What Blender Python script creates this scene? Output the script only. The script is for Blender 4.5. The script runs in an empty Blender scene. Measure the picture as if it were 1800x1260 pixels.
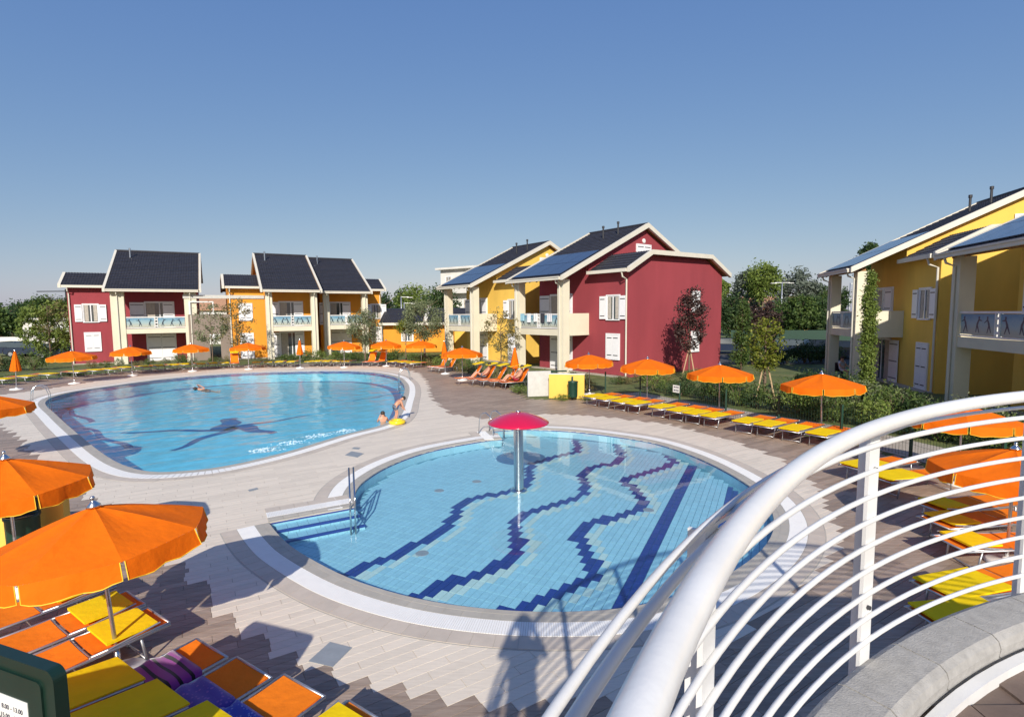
import bpy, bmesh, math, random
from mathutils import Vector, Matrix
R=math.radians
random.seed(7)
sc=bpy.context.scene
col=sc.collection
# ---------------------------------------------------------------- camera
FPX,EYE=940.0,4.0
PITCH=math.atan(81/940.0); ROLL=-0.0087
cd=bpy.data.cameras.new('camera'); cam=bpy.data.objects.new('camera',cd); col.objects.link(cam)
cd.sensor_width=36; cd.lens=FPX/1800*36; cd.clip_start=0.05; cd.clip_end=3000
CM=Matrix.Rotation(math.pi/2-PITCH,3,'X')@Matrix.Rotation(ROLL,3,'Z')
cam.matrix_world=Matrix.Translation((0,0,EYE))@CM.to_4x4()
sc.camera=cam
# ---------------------------------------------------------------- sky, sun, exposure
SUN_EL,SUN_AZ=30.0,182.0          # sun stands behind the camera
w=bpy.data.worlds.new('World'); sc.world=w; w.use_nodes=True
nt=w.node_tree; bg=nt.nodes['Background']
sky=nt.nodes.new('ShaderNodeTexSky'); sky.sky_type='NISHITA'; sky.sun_disc=False
sky.sun_elevation=R(SUN_EL); sky.sun_rotation=R(SUN_AZ); sky.air_density=1.0; sky.dust_density=0.6; sky.ozone_density=3.0
# hazy late-summer air: the same gentle grade over the whole sky
sep=nt.nodes.new('ShaderNodeSeparateColor'); cmb=nt.nodes.new('ShaderNodeCombineColor'); nt.links.new(sky.outputs[0],sep.inputs[0])
for i,(g,k) in enumerate(((.85,.625),(.65,.55),(.30,.56))):
    a=nt.nodes.new('ShaderNodeMath'); a.operation='MULTIPLY'; a.inputs[1].default_value=.11; nt.links.new(sep.outputs[i],a.inputs[0])
    p_=nt.nodes.new('ShaderNodeMath'); p_.operation='POWER'; p_.inputs[1].default_value=g; nt.links.new(a.outputs[0],p_.inputs[0])
    c_=nt.nodes.new('ShaderNodeMath'); c_.operation='MULTIPLY'; c_.inputs[1].default_value=k/.11; nt.links.new(p_.outputs[0],c_.inputs[0]); nt.links.new(c_.outputs[0],cmb.inputs[i])
nt.links.new(cmb.outputs[0],bg.inputs[0]); bg.inputs[1].default_value=0.088
sl=bpy.data.lights.new('sun','SUN'); sl.energy=3.75; sl.angle=R(0.55); sl.color=(1,.93,.82)
sun=bpy.data.objects.new('sun',sl); col.objects.link(sun)
sd=Vector((math.sin(R(SUN_AZ))*math.cos(R(SUN_EL)),math.cos(R(SUN_AZ))*math.cos(R(SUN_EL)),math.sin(R(SUN_EL))))
sun.rotation_euler=sd.to_track_quat('Z','Y').to_euler()
vs=sc.view_settings; vs.view_transform='Standard'; vs.look='None'; vs.gamma=1; vs.exposure=0.60; vs.use_curve_mapping=False

# ---------------------------------------------------------------- helpers
def ray(px,py): return CM@Vector(((px-900)/FPX,-(py-630)/FPX,-1))
def G(px,py,z=0.0):                      # point of the level z seen at that place of the photograph
    r=ray(px,py); t=(z-EYE)/r.z; return Vector((r.x*t,r.y*t,z))
def D(px,py,Y):                          # point at depth Y
    r=ray(px,py); t=Y/r.y; return Vector((r.x*t,Y,EYE+r.z*t))
class MB:
    def __init__(s): s.v=[]; s.f=[]
    def add(s,vs,fs):
        n=len(s.v); s.v+=[tuple(v) for v in vs]; s.f+=[tuple(i+n for i in f) for f in fs]; return s
    def box(s,x0,x1,y0,y1,z0,z1,m=None):
        vs=[Vector((x,y,z)) for z in (z0,z1) for y in (y0,y1) for x in (x0,x1)]
        if m is not None: vs=[m@v for v in vs]
        return s.add(vs,[(0,2,3,1),(4,5,7,6),(0,1,5,4),(2,6,7,3),(0,4,6,2),(1,3,7,5)])
    def bar(s,a,b,r,n=8,r2=None): return s.tube([a,b],r if r2 is None else [r,r2],n)
    def tube(s,pts,r,n=8,cap=True):
        pts=[Vector(p) for p in pts]; k=len(pts); rs=r if isinstance(r,(list,tuple)) else [r]*k
        base=len(s.v); up=None
        for i,p in enumerate(pts):
            t=(pts[min(i+1,k-1)]-pts[max(i-1,0)]).normalized()
            if up is None:
                up=Vector((0,0,1)) if abs(t.z)<.9 else Vector((1,0,0))
            a=t.cross(up).normalized(); b=a.cross(t).normalized(); up=b
            for j in range(n):
                q=2*math.pi*j/n; s.v.append(tuple(p+(a*math.cos(q)+b*math.sin(q))*rs[i]))
        for i in range(k-1):
            for j in range(n):
                j2=(j+1)%n; s.f.append((base+i*n+j,base+i*n+j2,base+(i+1)*n+j2,base+(i+1)*n+j))
        if cap:
            s.f.append(tuple(base+j for j in range(n))[::-1]); s.f.append(tuple(base+(k-1)*n+j for j in range(n)))
        return s
    def lathe(s,prof,n=16,c=(0,0,0)):
        base=len(s.v); k=len(prof)
        for r,z in prof:
            for j in range(n):
                q=2*math.pi*j/n; s.v.append((c[0]+r*math.cos(q),c[1]+r*math.sin(q),c[2]+z))
        for i in range(k-1):
            for j in range(n):
                j2=(j+1)%n; s.f.append((base+i*n+j,base+i*n+j2,base+(i+1)*n+j2,base+(i+1)*n+j))
        return s
    def prism_x(s,prof,x0,x1):           # profile of (y,z) drawn out along x
        n=len(prof); base=len(s.v)
        for x in (x0,x1):
            for y,z in prof: s.v.append((x,y,z))
        s.f.append(tuple(base+i for i in range(n))); s.f.append(tuple(base+n+i for i in range(n))[::-1])
        for i in range(n):
            j=(i+1)%n; s.f.append((base+i,base+n+i,base+n+j,base+j))
        return s
    def prism_z(s,poly,z0,z1):
        n=len(poly); base=len(s.v)
        for z in (z0,z1):
            for p in poly: s.v.append((p[0],p[1],z))
        s.f.append(tuple(base+i for i in range(n))[::-1]); s.f.append(tuple(base+n+i for i in range(n)))
        for i in range(n):
            j=(i+1)%n; s.f.append((base+i,base+j,base+n+j,base+n+i))
        return s
    def mesh(s,name,m,smooth=False):
        me=bpy.data.meshes.new(name); me.from_pydata(s.v,[],s.f)
        if m is not None: me.materials.append(m)
        b=bmesh.new(); b.from_mesh(me); bmesh.ops.recalc_face_normals(b,faces=b.faces); b.to_mesh(me); b.free()
        if smooth: me.polygons.foreach_set('use_smooth',[True]*len(me.polygons))
        me.update(); return me
    def build(s,name,m,parent=None,smooth=False): return place(name,s.mesh(name,m,smooth),parent)
def place(name,me,parent=None,loc=None,rz=None):
    o=bpy.data.objects.new(name,me); col.objects.link(o)
    if parent: o.parent=parent
    if loc is not None: o.location=loc
    if rz is not None: o.rotation_euler=(0,0,rz)
    return o
def tag(o,label=None,cat=None,group=None,kind=None):
    if label: o['label']=label
    if cat: o['category']=cat
    if group: o['group']=group
    if kind: o['kind']=kind
    return o
def empty(name,loc=(0,0,0),rz=0):
    o=bpy.data.objects.new(name,None); col.objects.link(o); o.location=loc; o.rotation_euler=(0,0,rz); o.empty_display_size=.2; return o
KIDS={}
def copy_tree(o,parent=None):
    c=o.copy(); col.objects.link(c); c.parent=parent
    for ch in list(o.children): copy_tree(ch,c)
    return c
ORD=['first','second','third','fourth','fifth','sixth','seventh','eighth','ninth','tenth','eleventh','twelfth','thirteenth','fourteenth','fifteenth','sixteenth','seventeenth','eighteenth','nineteenth','twentieth','twenty-first','twenty-second','twenty-third','twenty-fourth','twenty-fifth','twenty-sixth','twenty-seventh','twenty-eighth','twenty-ninth','thirtieth']
def inpoly(x,y,p):
    c=False; j=len(p)-1
    for i in range(len(p)):
        xi,yi=p[i][0],p[i][1]; xj,yj=p[j][0],p[j][1]
        if (yi>y)!=(yj>y) and x<(xj-xi)*(y-yi)/(yj-yi)+xi: c=not c
        j=i
    return c
def catmull(P,sub=6,closed=True):
    P=[Vector((p[0],p[1])) for p in P]; n=len(P); out=[]
    for i in range(n if closed else n-1):
        g=(lambda k:P[k%n]) if closed else (lambda k:P[max(0,min(n-1,k))])
        a,b,c,d=g(i-1),g(i),g(i+1),g(i+2)
        for k in range(sub):
            t=k/sub; out.append(.5*((2*b)+(c-a)*t+(2*a-5*b+4*c-d)*t*t+(3*b-a-3*c+d)*t*t*t))
    if not closed: out.append(P[-1])
    return out
def resample(P,step):
    out=[P[0]]; acc=0
    tot=sum((P[i+1]-P[i]).length for i in range(len(P)-1)); n=max(2,int(round(tot/step))); st=tot/n; need=st
    for i in range(len(P)-1):
        a,b=P[i],P[i+1]; L=(b-a).length; pos=0
        while L-pos>=need-1e-9:
            pos+=need; out.append(a.lerp(b,pos/L)); need=st
        need-=L-pos
    if len(out)<n+1: out.append(P[-1])
    return out
def normals(P,closed):
    n=len(P); N=[]
    for i in range(n):
        a=P[(i-1)%n] if closed or i>0 else P[0]; b=P[(i+1)%n] if closed or i<n-1 else P[-1]
        t=(b-a).normalized(); N.append(Vector((t.y,-t.x)))
    return N
def fill(name,outer,holes,z,m,kind='structure'):
    b=bmesh.new(); ed=[]
    for loop in [outer]+holes:
        vs=[b.verts.new((p[0],p[1],z)) for p in loop]
        for i in range(len(vs)): ed.append(b.edges.new((vs[i],vs[(i+1)%len(vs)])))
    bmesh.ops.triangle_fill(b,edges=ed,use_beauty=True)
    for f in b.faces:
        f.normal_update()
        if f.normal.z<0: f.normal_flip()
    me=bpy.data.meshes.new(name); b.to_mesh(me); b.free(); me.materials.append(m)
    o=place(name,me); o['kind']=kind; return o

# ---------------------------------------------------------------- materials
def newmat(name):
    m=bpy.data.materials.new(name); m.use_nodes=True; t=m.node_tree; return m,t,t.nodes['Principled BSDF'],t.nodes,t.links
def pmat(name,c,rough=.6,var=.12,scale=4,bump=0,bscale=60,metal=0,island=0,c2=None,stretch=None,rot=0,spec=.5,coat=0,dirt=0):
    m,t,p,N,L=newmat(name)
    geo=N.new('ShaderNodeNewGeometry'); mp=N.new('ShaderNodeMapping'); mp.inputs['Rotation'].default_value=(0,0,rot)
    if stretch: mp.inputs['Scale'].default_value=stretch
    src=geo.outputs['Position']
    L.new(src,mp.inputs[0])
    nz=N.new('ShaderNodeTexNoise'); nz.inputs['Scale'].default_value=scale; nz.inputs['Detail'].default_value=5; nz.inputs['Roughness'].default_value=.6
    L.new(mp.outputs[0],nz.inputs['Vector'])
    mr=N.new('ShaderNodeMapRange'); mr.inputs[1].default_value=.28; mr.inputs[2].default_value=.72; mr.inputs[3].default_value=1-var; mr.inputs[4].default_value=1+var
    L.new(nz.outputs[0],mr.inputs[0])
    fac=mr.outputs[0]
    if island:
        ri=N.new('ShaderNodeMapRange'); ri.inputs[3].default_value=1-island; ri.inputs[4].default_value=1+island
        oi=N.new('ShaderNodeObjectInfo'); ad=N.new('ShaderNodeMath'); ad.operation='ADD'; fr=N.new('ShaderNodeMath'); fr.operation='FRACT'
        L.new(geo.outputs['Random Per Island'],ad.inputs[0]); L.new(oi.outputs['Random'],ad.inputs[1]); L.new(ad.outputs[0],fr.inputs[0]); L.new(fr.outputs[0],ri.inputs[0])
        mu=N.new('ShaderNodeMath'); mu.operation='MULTIPLY'; L.new(fac,mu.inputs[0]); L.new(ri.outputs[0],mu.inputs[1]); fac=mu.outputs[0]
    mx=N.new('ShaderNodeMix'); mx.data_type='RGBA'; mx.blend_type='MULTIPLY'; mx.inputs[0].default_value=1
    if c2:
        cr=N.new('ShaderNodeMix'); cr.data_type='RGBA'; cr.inputs[6].default_value=(*c,1); cr.inputs[7].default_value=(*c2,1)
        n2=N.new('ShaderNodeTexNoise'); n2.inputs['Scale'].default_value=scale*.37; n2.inputs['Detail'].default_value=4; L.new(mp.outputs[0],n2.inputs['Vector'])
        m2=N.new('ShaderNodeMapRange'); m2.inputs[1].default_value=.38; m2.inputs[2].default_value=.62; L.new(n2.outputs[0],m2.inputs[0]); L.new(m2.outputs[0],cr.inputs[0])
        L.new(cr.outputs[2],mx.inputs[6])
    else: mx.inputs[6].default_value=(*c,1)
    cb=N.new('ShaderNodeCombineColor'); 
    for i in range(3): L.new(fac,cb.inputs[i])
    L.new(cb.outputs[0],mx.inputs[7]); L.new(mx.outputs[2],p.inputs['Base Color'])
    p.inputs['Roughness'].default_value=rough; p.inputs['Metallic'].default_value=metal
    p.inputs['Specular IOR Level'].default_value=spec; p.inputs['Coat Weight'].default_value=coat
    if bump:
        bn=N.new('ShaderNodeTexNoise'); bn.inputs['Scale'].default_value=bscale; bn.inputs['Detail'].default_value=4; L.new(mp.outputs[0],bn.inputs['Vector'])
        bp=N.new('ShaderNodeBump'); bp.inputs['Strength'].default_value=bump; bp.inputs['Distance'].default_value=.02; L.new(bn.outputs[0],bp.inputs['Height']); L.new(bp.outputs[0],p.inputs['Normal'])
    return m
def cloth(name,c,tr=.3,rough=.8,var=.06):
    m=pmat(name,c,rough,var,6,.5,9,spec=.2); t=m.node_tree; N,L=t.nodes,t.links; p=N['Principled BSDF']; out=N['Material Output']
    tl=N.new('ShaderNodeBsdfTranslucent'); tl.inputs[0].default_value=(*c,1); mx=N.new('ShaderNodeMixShader'); mx.inputs[0].default_value=tr
    L.new(p.outputs[0],mx.inputs[1]); L.new(tl.outputs[0],mx.inputs[2]); L.new(mx.outputs[0],out.inputs[0]); return m
def leafmat(name,c,c2,tr=.3):
    m,t,p,N,L=newmat(name); geo=N.new('ShaderNodeNewGeometry')
    mx=N.new('ShaderNodeMix'); mx.data_type='RGBA'; mx.inputs[6].default_value=(*c,1); mx.inputs[7].default_value=(*c2,1); L.new(geo.outputs['Random Per Island'],mx.inputs[0])
    L.new(mx.outputs[2],p.inputs['Base Color']); p.inputs['Roughness'].default_value=.55; p.inputs['Specular IOR Level'].default_value=.3
    tl=N.new('ShaderNodeBsdfTranslucent'); L.new(mx.outputs[2],tl.inputs[0]); ms=N.new('ShaderNodeMixShader'); ms.inputs[0].default_value=tr
    L.new(p.outputs[0],ms.inputs[1]); L.new(tl.outputs[0],ms.inputs[2]); L.new(ms.outputs[0],N['Material Output'].inputs[0]); return m
def water_mat(name,tint,scale,strength,rough=.01,stretch=(1,1,1)):
    m,t,p,N,L=newmat(name); N.remove(p)
    geo=N.new('ShaderNodeNewGeometry'); mp=N.new('ShaderNodeMapping'); mp.inputs['Scale'].default_value=stretch; L.new(geo.outputs['Position'],mp.inputs[0])
    n1=N.new('ShaderNodeTexNoise'); n1.inputs['Scale'].default_value=scale; n1.inputs['Detail'].default_value=3; n1.inputs['Roughness'].default_value=.55; n1.inputs['Distortion'].default_value=.4; L.new(mp.outputs[0],n1.inputs['Vector'])
    bp=N.new('ShaderNodeBump'); bp.inputs['Strength'].default_value=strength; bp.inputs['Distance'].default_value=.08*(2.2 if strength>.5 else 1); L.new(n1.outputs[0],bp.inputs['Height'])
    fr=N.new('ShaderNodeFresnel'); ior=N.new('ShaderNodeMapRange'); ior.inputs[3].default_value=1.33; ior.inputs[4].default_value=1/1.33; L.new(geo.outputs['Backfacing'],ior.inputs[0]); L.new(ior.outputs[0],fr.inputs[0]); L.new(bp.outputs[0],fr.inputs['Normal'])
    tr=N.new('ShaderNodeBsdfTransparent'); tr.inputs[0].default_value=(*tint,1)
    gl=N.new('ShaderNodeBsdfGlossy'); gl.inputs['Roughness'].default_value=rough; L.new(bp.outputs[0],gl.inputs['Normal'])
    ms=N.new('ShaderNodeMixShader'); L.new(fr.outputs[0],ms.inputs[0]); L.new(tr.outputs[0],ms.inputs[1]); L.new(gl.outputs[0],ms.inputs[2]); L.new(ms.outputs[0],N['Material Output'].inputs[0]); return m
def glass_print(name):                     # printed beach picture on balcony glass: sea above, sand below, dark figures
    m,t,p,N,L=newmat(name); tc=N.new('ShaderNodeTexCoord'); sp=N.new('ShaderNodeSeparateXYZ'); L.new(tc.outputs['Generated'],sp.inputs[0])
    cr=N.new('ShaderNodeValToRGB'); e=cr.color_ramp.elements; e[0].position=.15; e[0].color=(.42,.43,.36,1); e[1].position=.95; e[1].color=(.12,.27,.40,1)
    k=cr.color_ramp.elements.new(.5); k.color=(.3,.42,.45,1)
    nz=N.new('ShaderNodeTexNoise'); nz.inputs['Scale'].default_value=5; L.new(tc.outputs['Object'],nz.inputs[0])
    ad=N.new('ShaderNodeMath'); ad.operation='MULTIPLY_ADD'; ad.inputs[1].default_value=.5; L.new(nz.outputs[0],ad.inputs[0]); sb=N.new('ShaderNodeMath'); sb.operation='SUBTRACT'; sb.inputs[1].default_value=.25
    L.new(sp.outputs[2],sb.inputs[0]); L.new(sb.outputs[0],ad.inputs[2]); L.new(ad.outputs[0],cr.inputs[0])
    L.new(cr.outputs[0],p.inputs['Base Color']); p.inputs['Roughness'].default_value=.4; return m
M={}
M['grass']=pmat('grass',(.075,.11,.025),.9,.35,1.6,.8,30,c2=(.13,.14,.045))
M['grout']=pmat('grout',(.15,.135,.12),.9,.1,9)
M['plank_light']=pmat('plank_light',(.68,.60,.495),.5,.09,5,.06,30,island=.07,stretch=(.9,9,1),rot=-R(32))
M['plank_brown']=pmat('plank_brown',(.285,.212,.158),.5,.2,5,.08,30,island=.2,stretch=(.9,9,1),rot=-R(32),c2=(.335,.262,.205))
M['ring']=pmat('ring_tile',(.53,.46,.385),.55,.07,5,.05,60,island=.05)
M['ring_grey']=pmat('inner_tile',(.42,.39,.335),.5,.07,5,.05,60,island=.06)
M['grate']=pmat('grate',(.82,.81,.78),.45,.03,6)
M['mosaic']=pmat('mosaic_tile',(.29,.55,.66),.3,.10,26,.05,120,island=.05)
M['navy']=pmat('navy_tile',(.012,.035,.21),.3,.10,26,.05,120,island=.12)
M['pale']=pmat('pale_tile',(.46,.62,.60),.3,.08,26,.05,120,island=.06)
M['pool_grout']=pmat('pool_grout',(.10,.27,.36),.7,.08,9)
M['deepblue']=pmat('deep_pool_lining',(.17,.60,.76),.4,.16,2.2,.1,40)
M['deepnavy']=pmat('deep_pool_navy',(.006,.085,.28),.4,.2,5)
M['water_big']=water_mat('pool_water_rippled',(.84,.965,.99),7.0,.12,.01,(.9,1.2,1))
M['water_kid']=water_mat('pool_water_calm',(.90,.975,.99),.9,.035,.0)
M['white']=pmat('white_paint',(.74,.74,.735),.34,.05,5,.04,60,coat=.2,c2=(.68,.675,.66))
M['trim']=pmat('cream_trim',(.62,.585,.50),.6,.05,2)
M['cream']=pmat('cream_plaster',(.66,.61,.475),.85,.05,1.2,.1,140)
M['shutter']=pmat('shutter_white',(.76,.76,.78),.5,.04,3)
M['hinge']=pmat('black_iron',(.03,.03,.035),.5,.1,8)
M['steel']=pmat('stainless_steel',(.62,.63,.64),.22,.06,6,metal=1)
M['alu']=pmat('aluminium',(.50,.51,.53),.42,.08,8,metal=.85)
M['orange']=cloth('parasol_cloth',(.92,.185,.004),.26)
M['orange_dark']=cloth('sling_cloth',(.86,.21,.010),.12)
M['yellow']=cloth('yellow_cloth',(.90,.64,.006),.15)
M['trim_yellow']=pmat('yellow_piping',(.9,.55,.03),.7)
M['plaswhite']=pmat('white_plastic',(.75,.75,.73),.45,.05,6)
M['red']=pmat('red_gloss',(.52,.008,.05),.18,.04,3,coat=.6)
def plaster(n,c): return pmat(n,c,.9,.07,1.1,.18,140,c2=tuple(x*.89 for x in c),stretch=(1,1,.3))
M['w_red']=plaster('plaster_red',(.30,.045,.058)); M['w_orange']=plaster('plaster_orange',(.74,.30,.028)); M['w_yellow']=plaster('plaster_yellow',(.80,.51,.095)); M['w_taupe']=plaster('plaster_taupe',(.25,.20,.165)); M['w_white']=plaster('plaster_white',(.68,.66,.62))
M['roof']=pmat('dark_roof_tile',(.026,.025,.030),.5,.3,3,.15,40,island=.1)
M['roof_far']=pmat('terracotta_tile',(.42,.23,.13),.8,.2,4)
M['wood']=pmat('eaves_timber',(.36,.17,.055),.6,.2,5)
M['solar']=pmat('solar_cell',(.028,.04,.075),.2,.08,5,coat=.5)
M['glass']=pmat('window_glass',(.06,.075,.08),.06,.1,2,spec=.9)
M['curtain']=pmat('curtain',(.42,.38,.33),.9,.2,9)
M['print']=glass_print('printed_glass')
M['figprint']=pmat('figure_print',(.05,.075,.10),.3,.1,8)
M['gravel']=pmat('gravel',(.40,.36,.30),.95,.25,22,.8,90)
M['stone']=pmat('coping_stone',(.335,.325,.31),.8,.16,18,.25,120)
M['concrete']=pmat('pale_concrete',(.52,.51,.48),.85,.1,5,.2,60)
M['green_metal']=pmat('dark_green_metal',(.010,.045,.028),.45,.12,6)
M['board']=pmat('board_enamel',(.006,.024,.016),.4,.1,6)
M['black']=pmat('black_rubber',(.012,.014,.02),.5,.1,6)
M['terr_floor']=pmat('terrace_tile',(.135,.095,.075),.55,.2,7,.1,50,island=.12)
M['skin']=pmat('skin',(.55,.27,.17),.5,.05,6); M['hair']=pmat('dark_hair',(.035,.022,.015),.6,.2,20)
M['trunk']=pmat('bark',(.16,.11,.075),.9,.3,14,.5,40); M['stake']=pmat('timber_stake',(.45,.31,.18),.8,.2,12)
M['foam']=pmat('foam',(.55,.72,.80),.7,.05,9)
M['cover']=pmat('steel_cover',(.38,.40,.40),.45,.08,9,metal=.4)
M['paper']=pmat('paper',(.72,.74,.70),.7,.03,5); M['ink']=pmat('ink',(.05,.05,.09),.8,.02,5); M['inkgreen']=pmat('green_line',(.05,.2,.13),.8,.02,5)
M['asphalt']=pmat('asphalt',(.055,.055,.058),.9,.15,9,.3,80)
LEAF=dict(
 shrub=leafmat('leaf_shrub',(0.043,0.090,0.020),(0.152,0.196,0.051)), dry=leafmat('leaf_dry',(0.145,0.123,0.043),(0.290,0.246,0.102)),
 olive=leafmat('leaf_olive',(0.109,0.138,0.065),(0.246,0.275,0.145)), plum=leafmat('leaf_plum',(0.029,0.017,0.017),(0.087,0.051,0.043),.15),
 lime=leafmat('leaf_lime',(.10,.14,.014),(.25,.26,.035)), pine=leafmat('leaf_pine',(0.036,0.080,0.022),(0.109,0.160,0.036)),
 dark=leafmat('leaf_dark',(0.020,0.051,0.017),(0.072,0.116,0.035)), cedar=leafmat('leaf_cedar',(0.080,0.109,0.080),(0.189,0.217,0.174)), mid=leafmat('leaf_mid',(0.087,0.145,0.026),(0.232,0.290,0.065)),
 white=leafmat('blossom_white',(.6,.58,.48),(.75,.73,.62)))
# ---------------------------------------------------------------- outlines of pools and deck
def proj(p):
    q=CM.transposed()@(Vector(p)-Vector((0,0,EYE)))
    if q.z>-.05: return (-9e3,-9e3)
    return (900-FPX*q.x/q.z,630+FPX*q.y/q.z)
def inframe(p,mx=20):
    x,y=proj(p); return -mx<x<1800+mx and -mx<y<1260+mx
big_px=[(80,706),(118,691),(200,678),(300,665),(420,655.5),(560,651.5),(640,653),(690,661),(708,673),(711,688),(704,708),(694,730),(670,747),(600,765),(500,795),(400,818),(330,827),(270,829),(225,820),(185,800),(140,765),(100,730)]
BIG=catmull([G(*p) for p in big_px],6)
arcA=[(866,757),(920,754),(1000,757),(1080,766),(1150,778),(1225,803),(1300,842),(1345,880),(1361,920),(1340,965),(1270,1015),(1180,1050),(1080,1070),(960,1075),(850,1069),(750,1055),(660,1032),(590,1005),(520,966),(490,940),(472,918)]
KA=catmull([G(*p) for p in arcA],5,False)
KB=[G(472,918).xy,G(625,890).xy]
KC=catmull([G(*p) for p in [(625,890),(622,872),(640,845),(690,815),(760,791),(850,774),(882,771)]],5,False)
KD=[G(882,771).xy,G(866,757).xy]
KID=KA+KB[1:]+KC[1:]
deck_px=[(-110,700),(0,676),(120,662),(250,650),(400,642.5),(560,638.5),(700,638),(790,648),(880,672),(925,702),(1020,702),(1064,695),(1194,721),(1275,737),(1368,755),(1480,779),(1600,812),(1800,880)]
DECK=[G(*p).xy for p in deck_px]+[Vector((12.5,3)),Vector((12.5,-7)),Vector((-27,-7)),Vector((-28,14))]
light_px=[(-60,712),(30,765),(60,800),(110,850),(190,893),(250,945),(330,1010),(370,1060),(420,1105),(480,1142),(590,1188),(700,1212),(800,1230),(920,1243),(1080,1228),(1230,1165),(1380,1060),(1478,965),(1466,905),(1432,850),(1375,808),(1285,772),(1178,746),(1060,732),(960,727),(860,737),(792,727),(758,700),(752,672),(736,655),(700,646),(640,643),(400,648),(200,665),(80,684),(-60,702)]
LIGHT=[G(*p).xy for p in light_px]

# ---------------------------------------------------------------- ground, lawn, deck
S=900
ground=fill('ground',[(-S,-S),(S,-S),(S,S),(-S,S)],[DECK],-.03,M['grass'])
deck_base=fill('deck',DECK,[BIG,KID],-.012,M['grout'])
A32=R(32); ua=Vector((math.cos(A32),math.sin(A32))); ub=Vector((-ua.y,ua.x))
PL,PW,GAP=.9,.15,.004
def plank_mesh(name,l,m):
    h=.5*l-GAP/2; k=PW/2-GAP/2; c=.0012; b=MB()
    vs=[(-h,-k,-.014),(h,-k,-.014),(h,k,-.014),(-h,k,-.014),(-h,-k,-c),(h,-k,-c),(h,k,-c),(-h,k,-c),(-h+c,-k+c,0),(h-c,-k+c,0),(h-c,k-c,0),(-h+c,k-c,0)]
    b.add(vs,[(0,1,5,4),(1,2,6,5),(2,3,7,6),(3,0,4,7),(4,5,9,8),(5,6,10,9),(6,7,11,10),(7,4,8,11),(8,9,10,11)]); return b
pm={(k,l):plank_mesh('plank',l,None).mesh('plank',M['plank_'+k]) for k in ('light','brown') for l in (PL,PL*2/3,PL*1/3)}
cand=[]; rnd=random.Random(3)
PLAT_C=Vector((3.8595,-1.6002)); PLAT_R=4.40
def hit_pool(c,l):
    for sx in (-.5,0,.5):
        for sy in (-.5,.5):
            q=c+ua*(l*sx)+ub*(PW*sy)
            if inpoly(q.x,q.y,BIG) or inpoly(q.x,q.y,KID): return True
    return False
for j in range(-240,330):
    off=PL*((j*.34)%1.0)+rnd.uniform(-.04,.04)
    for i in range(-34,60):
        c=ua*(i*PL+off)+ub*(j*PW)
        if c.y<-1 or c.y>46 or not inpoly(c.x,c.y,DECK): continue
        if (c-PLAT_C).length<PLAT_R-.5: continue
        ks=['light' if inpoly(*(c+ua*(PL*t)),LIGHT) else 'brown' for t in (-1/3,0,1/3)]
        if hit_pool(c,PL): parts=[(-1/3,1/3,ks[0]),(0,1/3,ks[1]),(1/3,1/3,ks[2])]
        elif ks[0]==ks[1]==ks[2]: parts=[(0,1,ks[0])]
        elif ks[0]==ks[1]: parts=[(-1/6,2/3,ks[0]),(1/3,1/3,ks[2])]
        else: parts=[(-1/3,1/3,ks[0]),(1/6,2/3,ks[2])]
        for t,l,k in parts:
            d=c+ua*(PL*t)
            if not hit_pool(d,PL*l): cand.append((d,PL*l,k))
cand.sort(key=lambda t:t[0].length)
ind=[]; rest=[]
for t in cand:
    (ind if len(ind)<300 and inframe((t[0].x,t[0].y,0),-10) else rest).append(t)
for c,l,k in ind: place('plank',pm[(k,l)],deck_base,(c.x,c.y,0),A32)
for k in ('light','brown'):
    b=MB()
    for c,l,kk in rest:
        if kk!=k: continue
        t=plank_mesh('p',l,None); mtx=Matrix.Translation((c.x,c.y,0))@Matrix.Rotation(A32,4,'Z'); b.add([mtx@Vector(v) for v in t.v],t.f)
    o=b.build('far_planking',M['plank_'+k],deck_base); o['kind']='stuff'

# ---------------------------------------------------------------- pool borders
def outward(P,poly,closed):
    N=normals(P,closed); i=len(P)//2; q=P[i]+N[i]*.1
    if inpoly(q.x,q.y,poly): N=[-n for n in N]
    return N
def seg_tile(b,P,N,i,a0,a1,z0,z1,g):
    j=(i+1)%len(P); t=(P[j]-P[i]); L=t.length or 1; e=t*(g/L)
    q=[P[i]+N[i]*a0+e,P[j]+N[j]*a0-e,P[j]+N[j]*a1-e,P[i]+N[i]*a1+e]
    b.add([(v.x,v.y,z0) for v in q]+[(v.x,v.y,z1) for v in q],[(4,5,6,7),(0,1,5,4),(1,2,6,5),(2,3,7,6),(3,0,4,7)])
def strip(name,P,N,a0,a1,z0,z1,m,closed,parent):
    b=MB()
    for i in range(len(P) if closed else len(P)-1): seg_tile(b,P,N,i,a0,a1,z0,z1,0)
    return b.build(name,m,parent)
def grate_mat():
    m,t,p,N,L=newmat('overflow_grate'); p.inputs['Base Color'].default_value=(.78,.77,.74,1); p.inputs['Roughness'].default_value=.5
    return m
def ladder_slats(name,P,N,a0,a1,z0,z1,m,closed,parent,step):
    Q=resample(P+([P[0]] if closed else []),step); NN=outward(Q,POLY,False); b=MB()
    for i in range(len(Q)-1): seg_tile(b,Q,NN,i,a0,a1,z0,z1,step*.07)
    o=b.build(name,m,parent); return o
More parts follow.
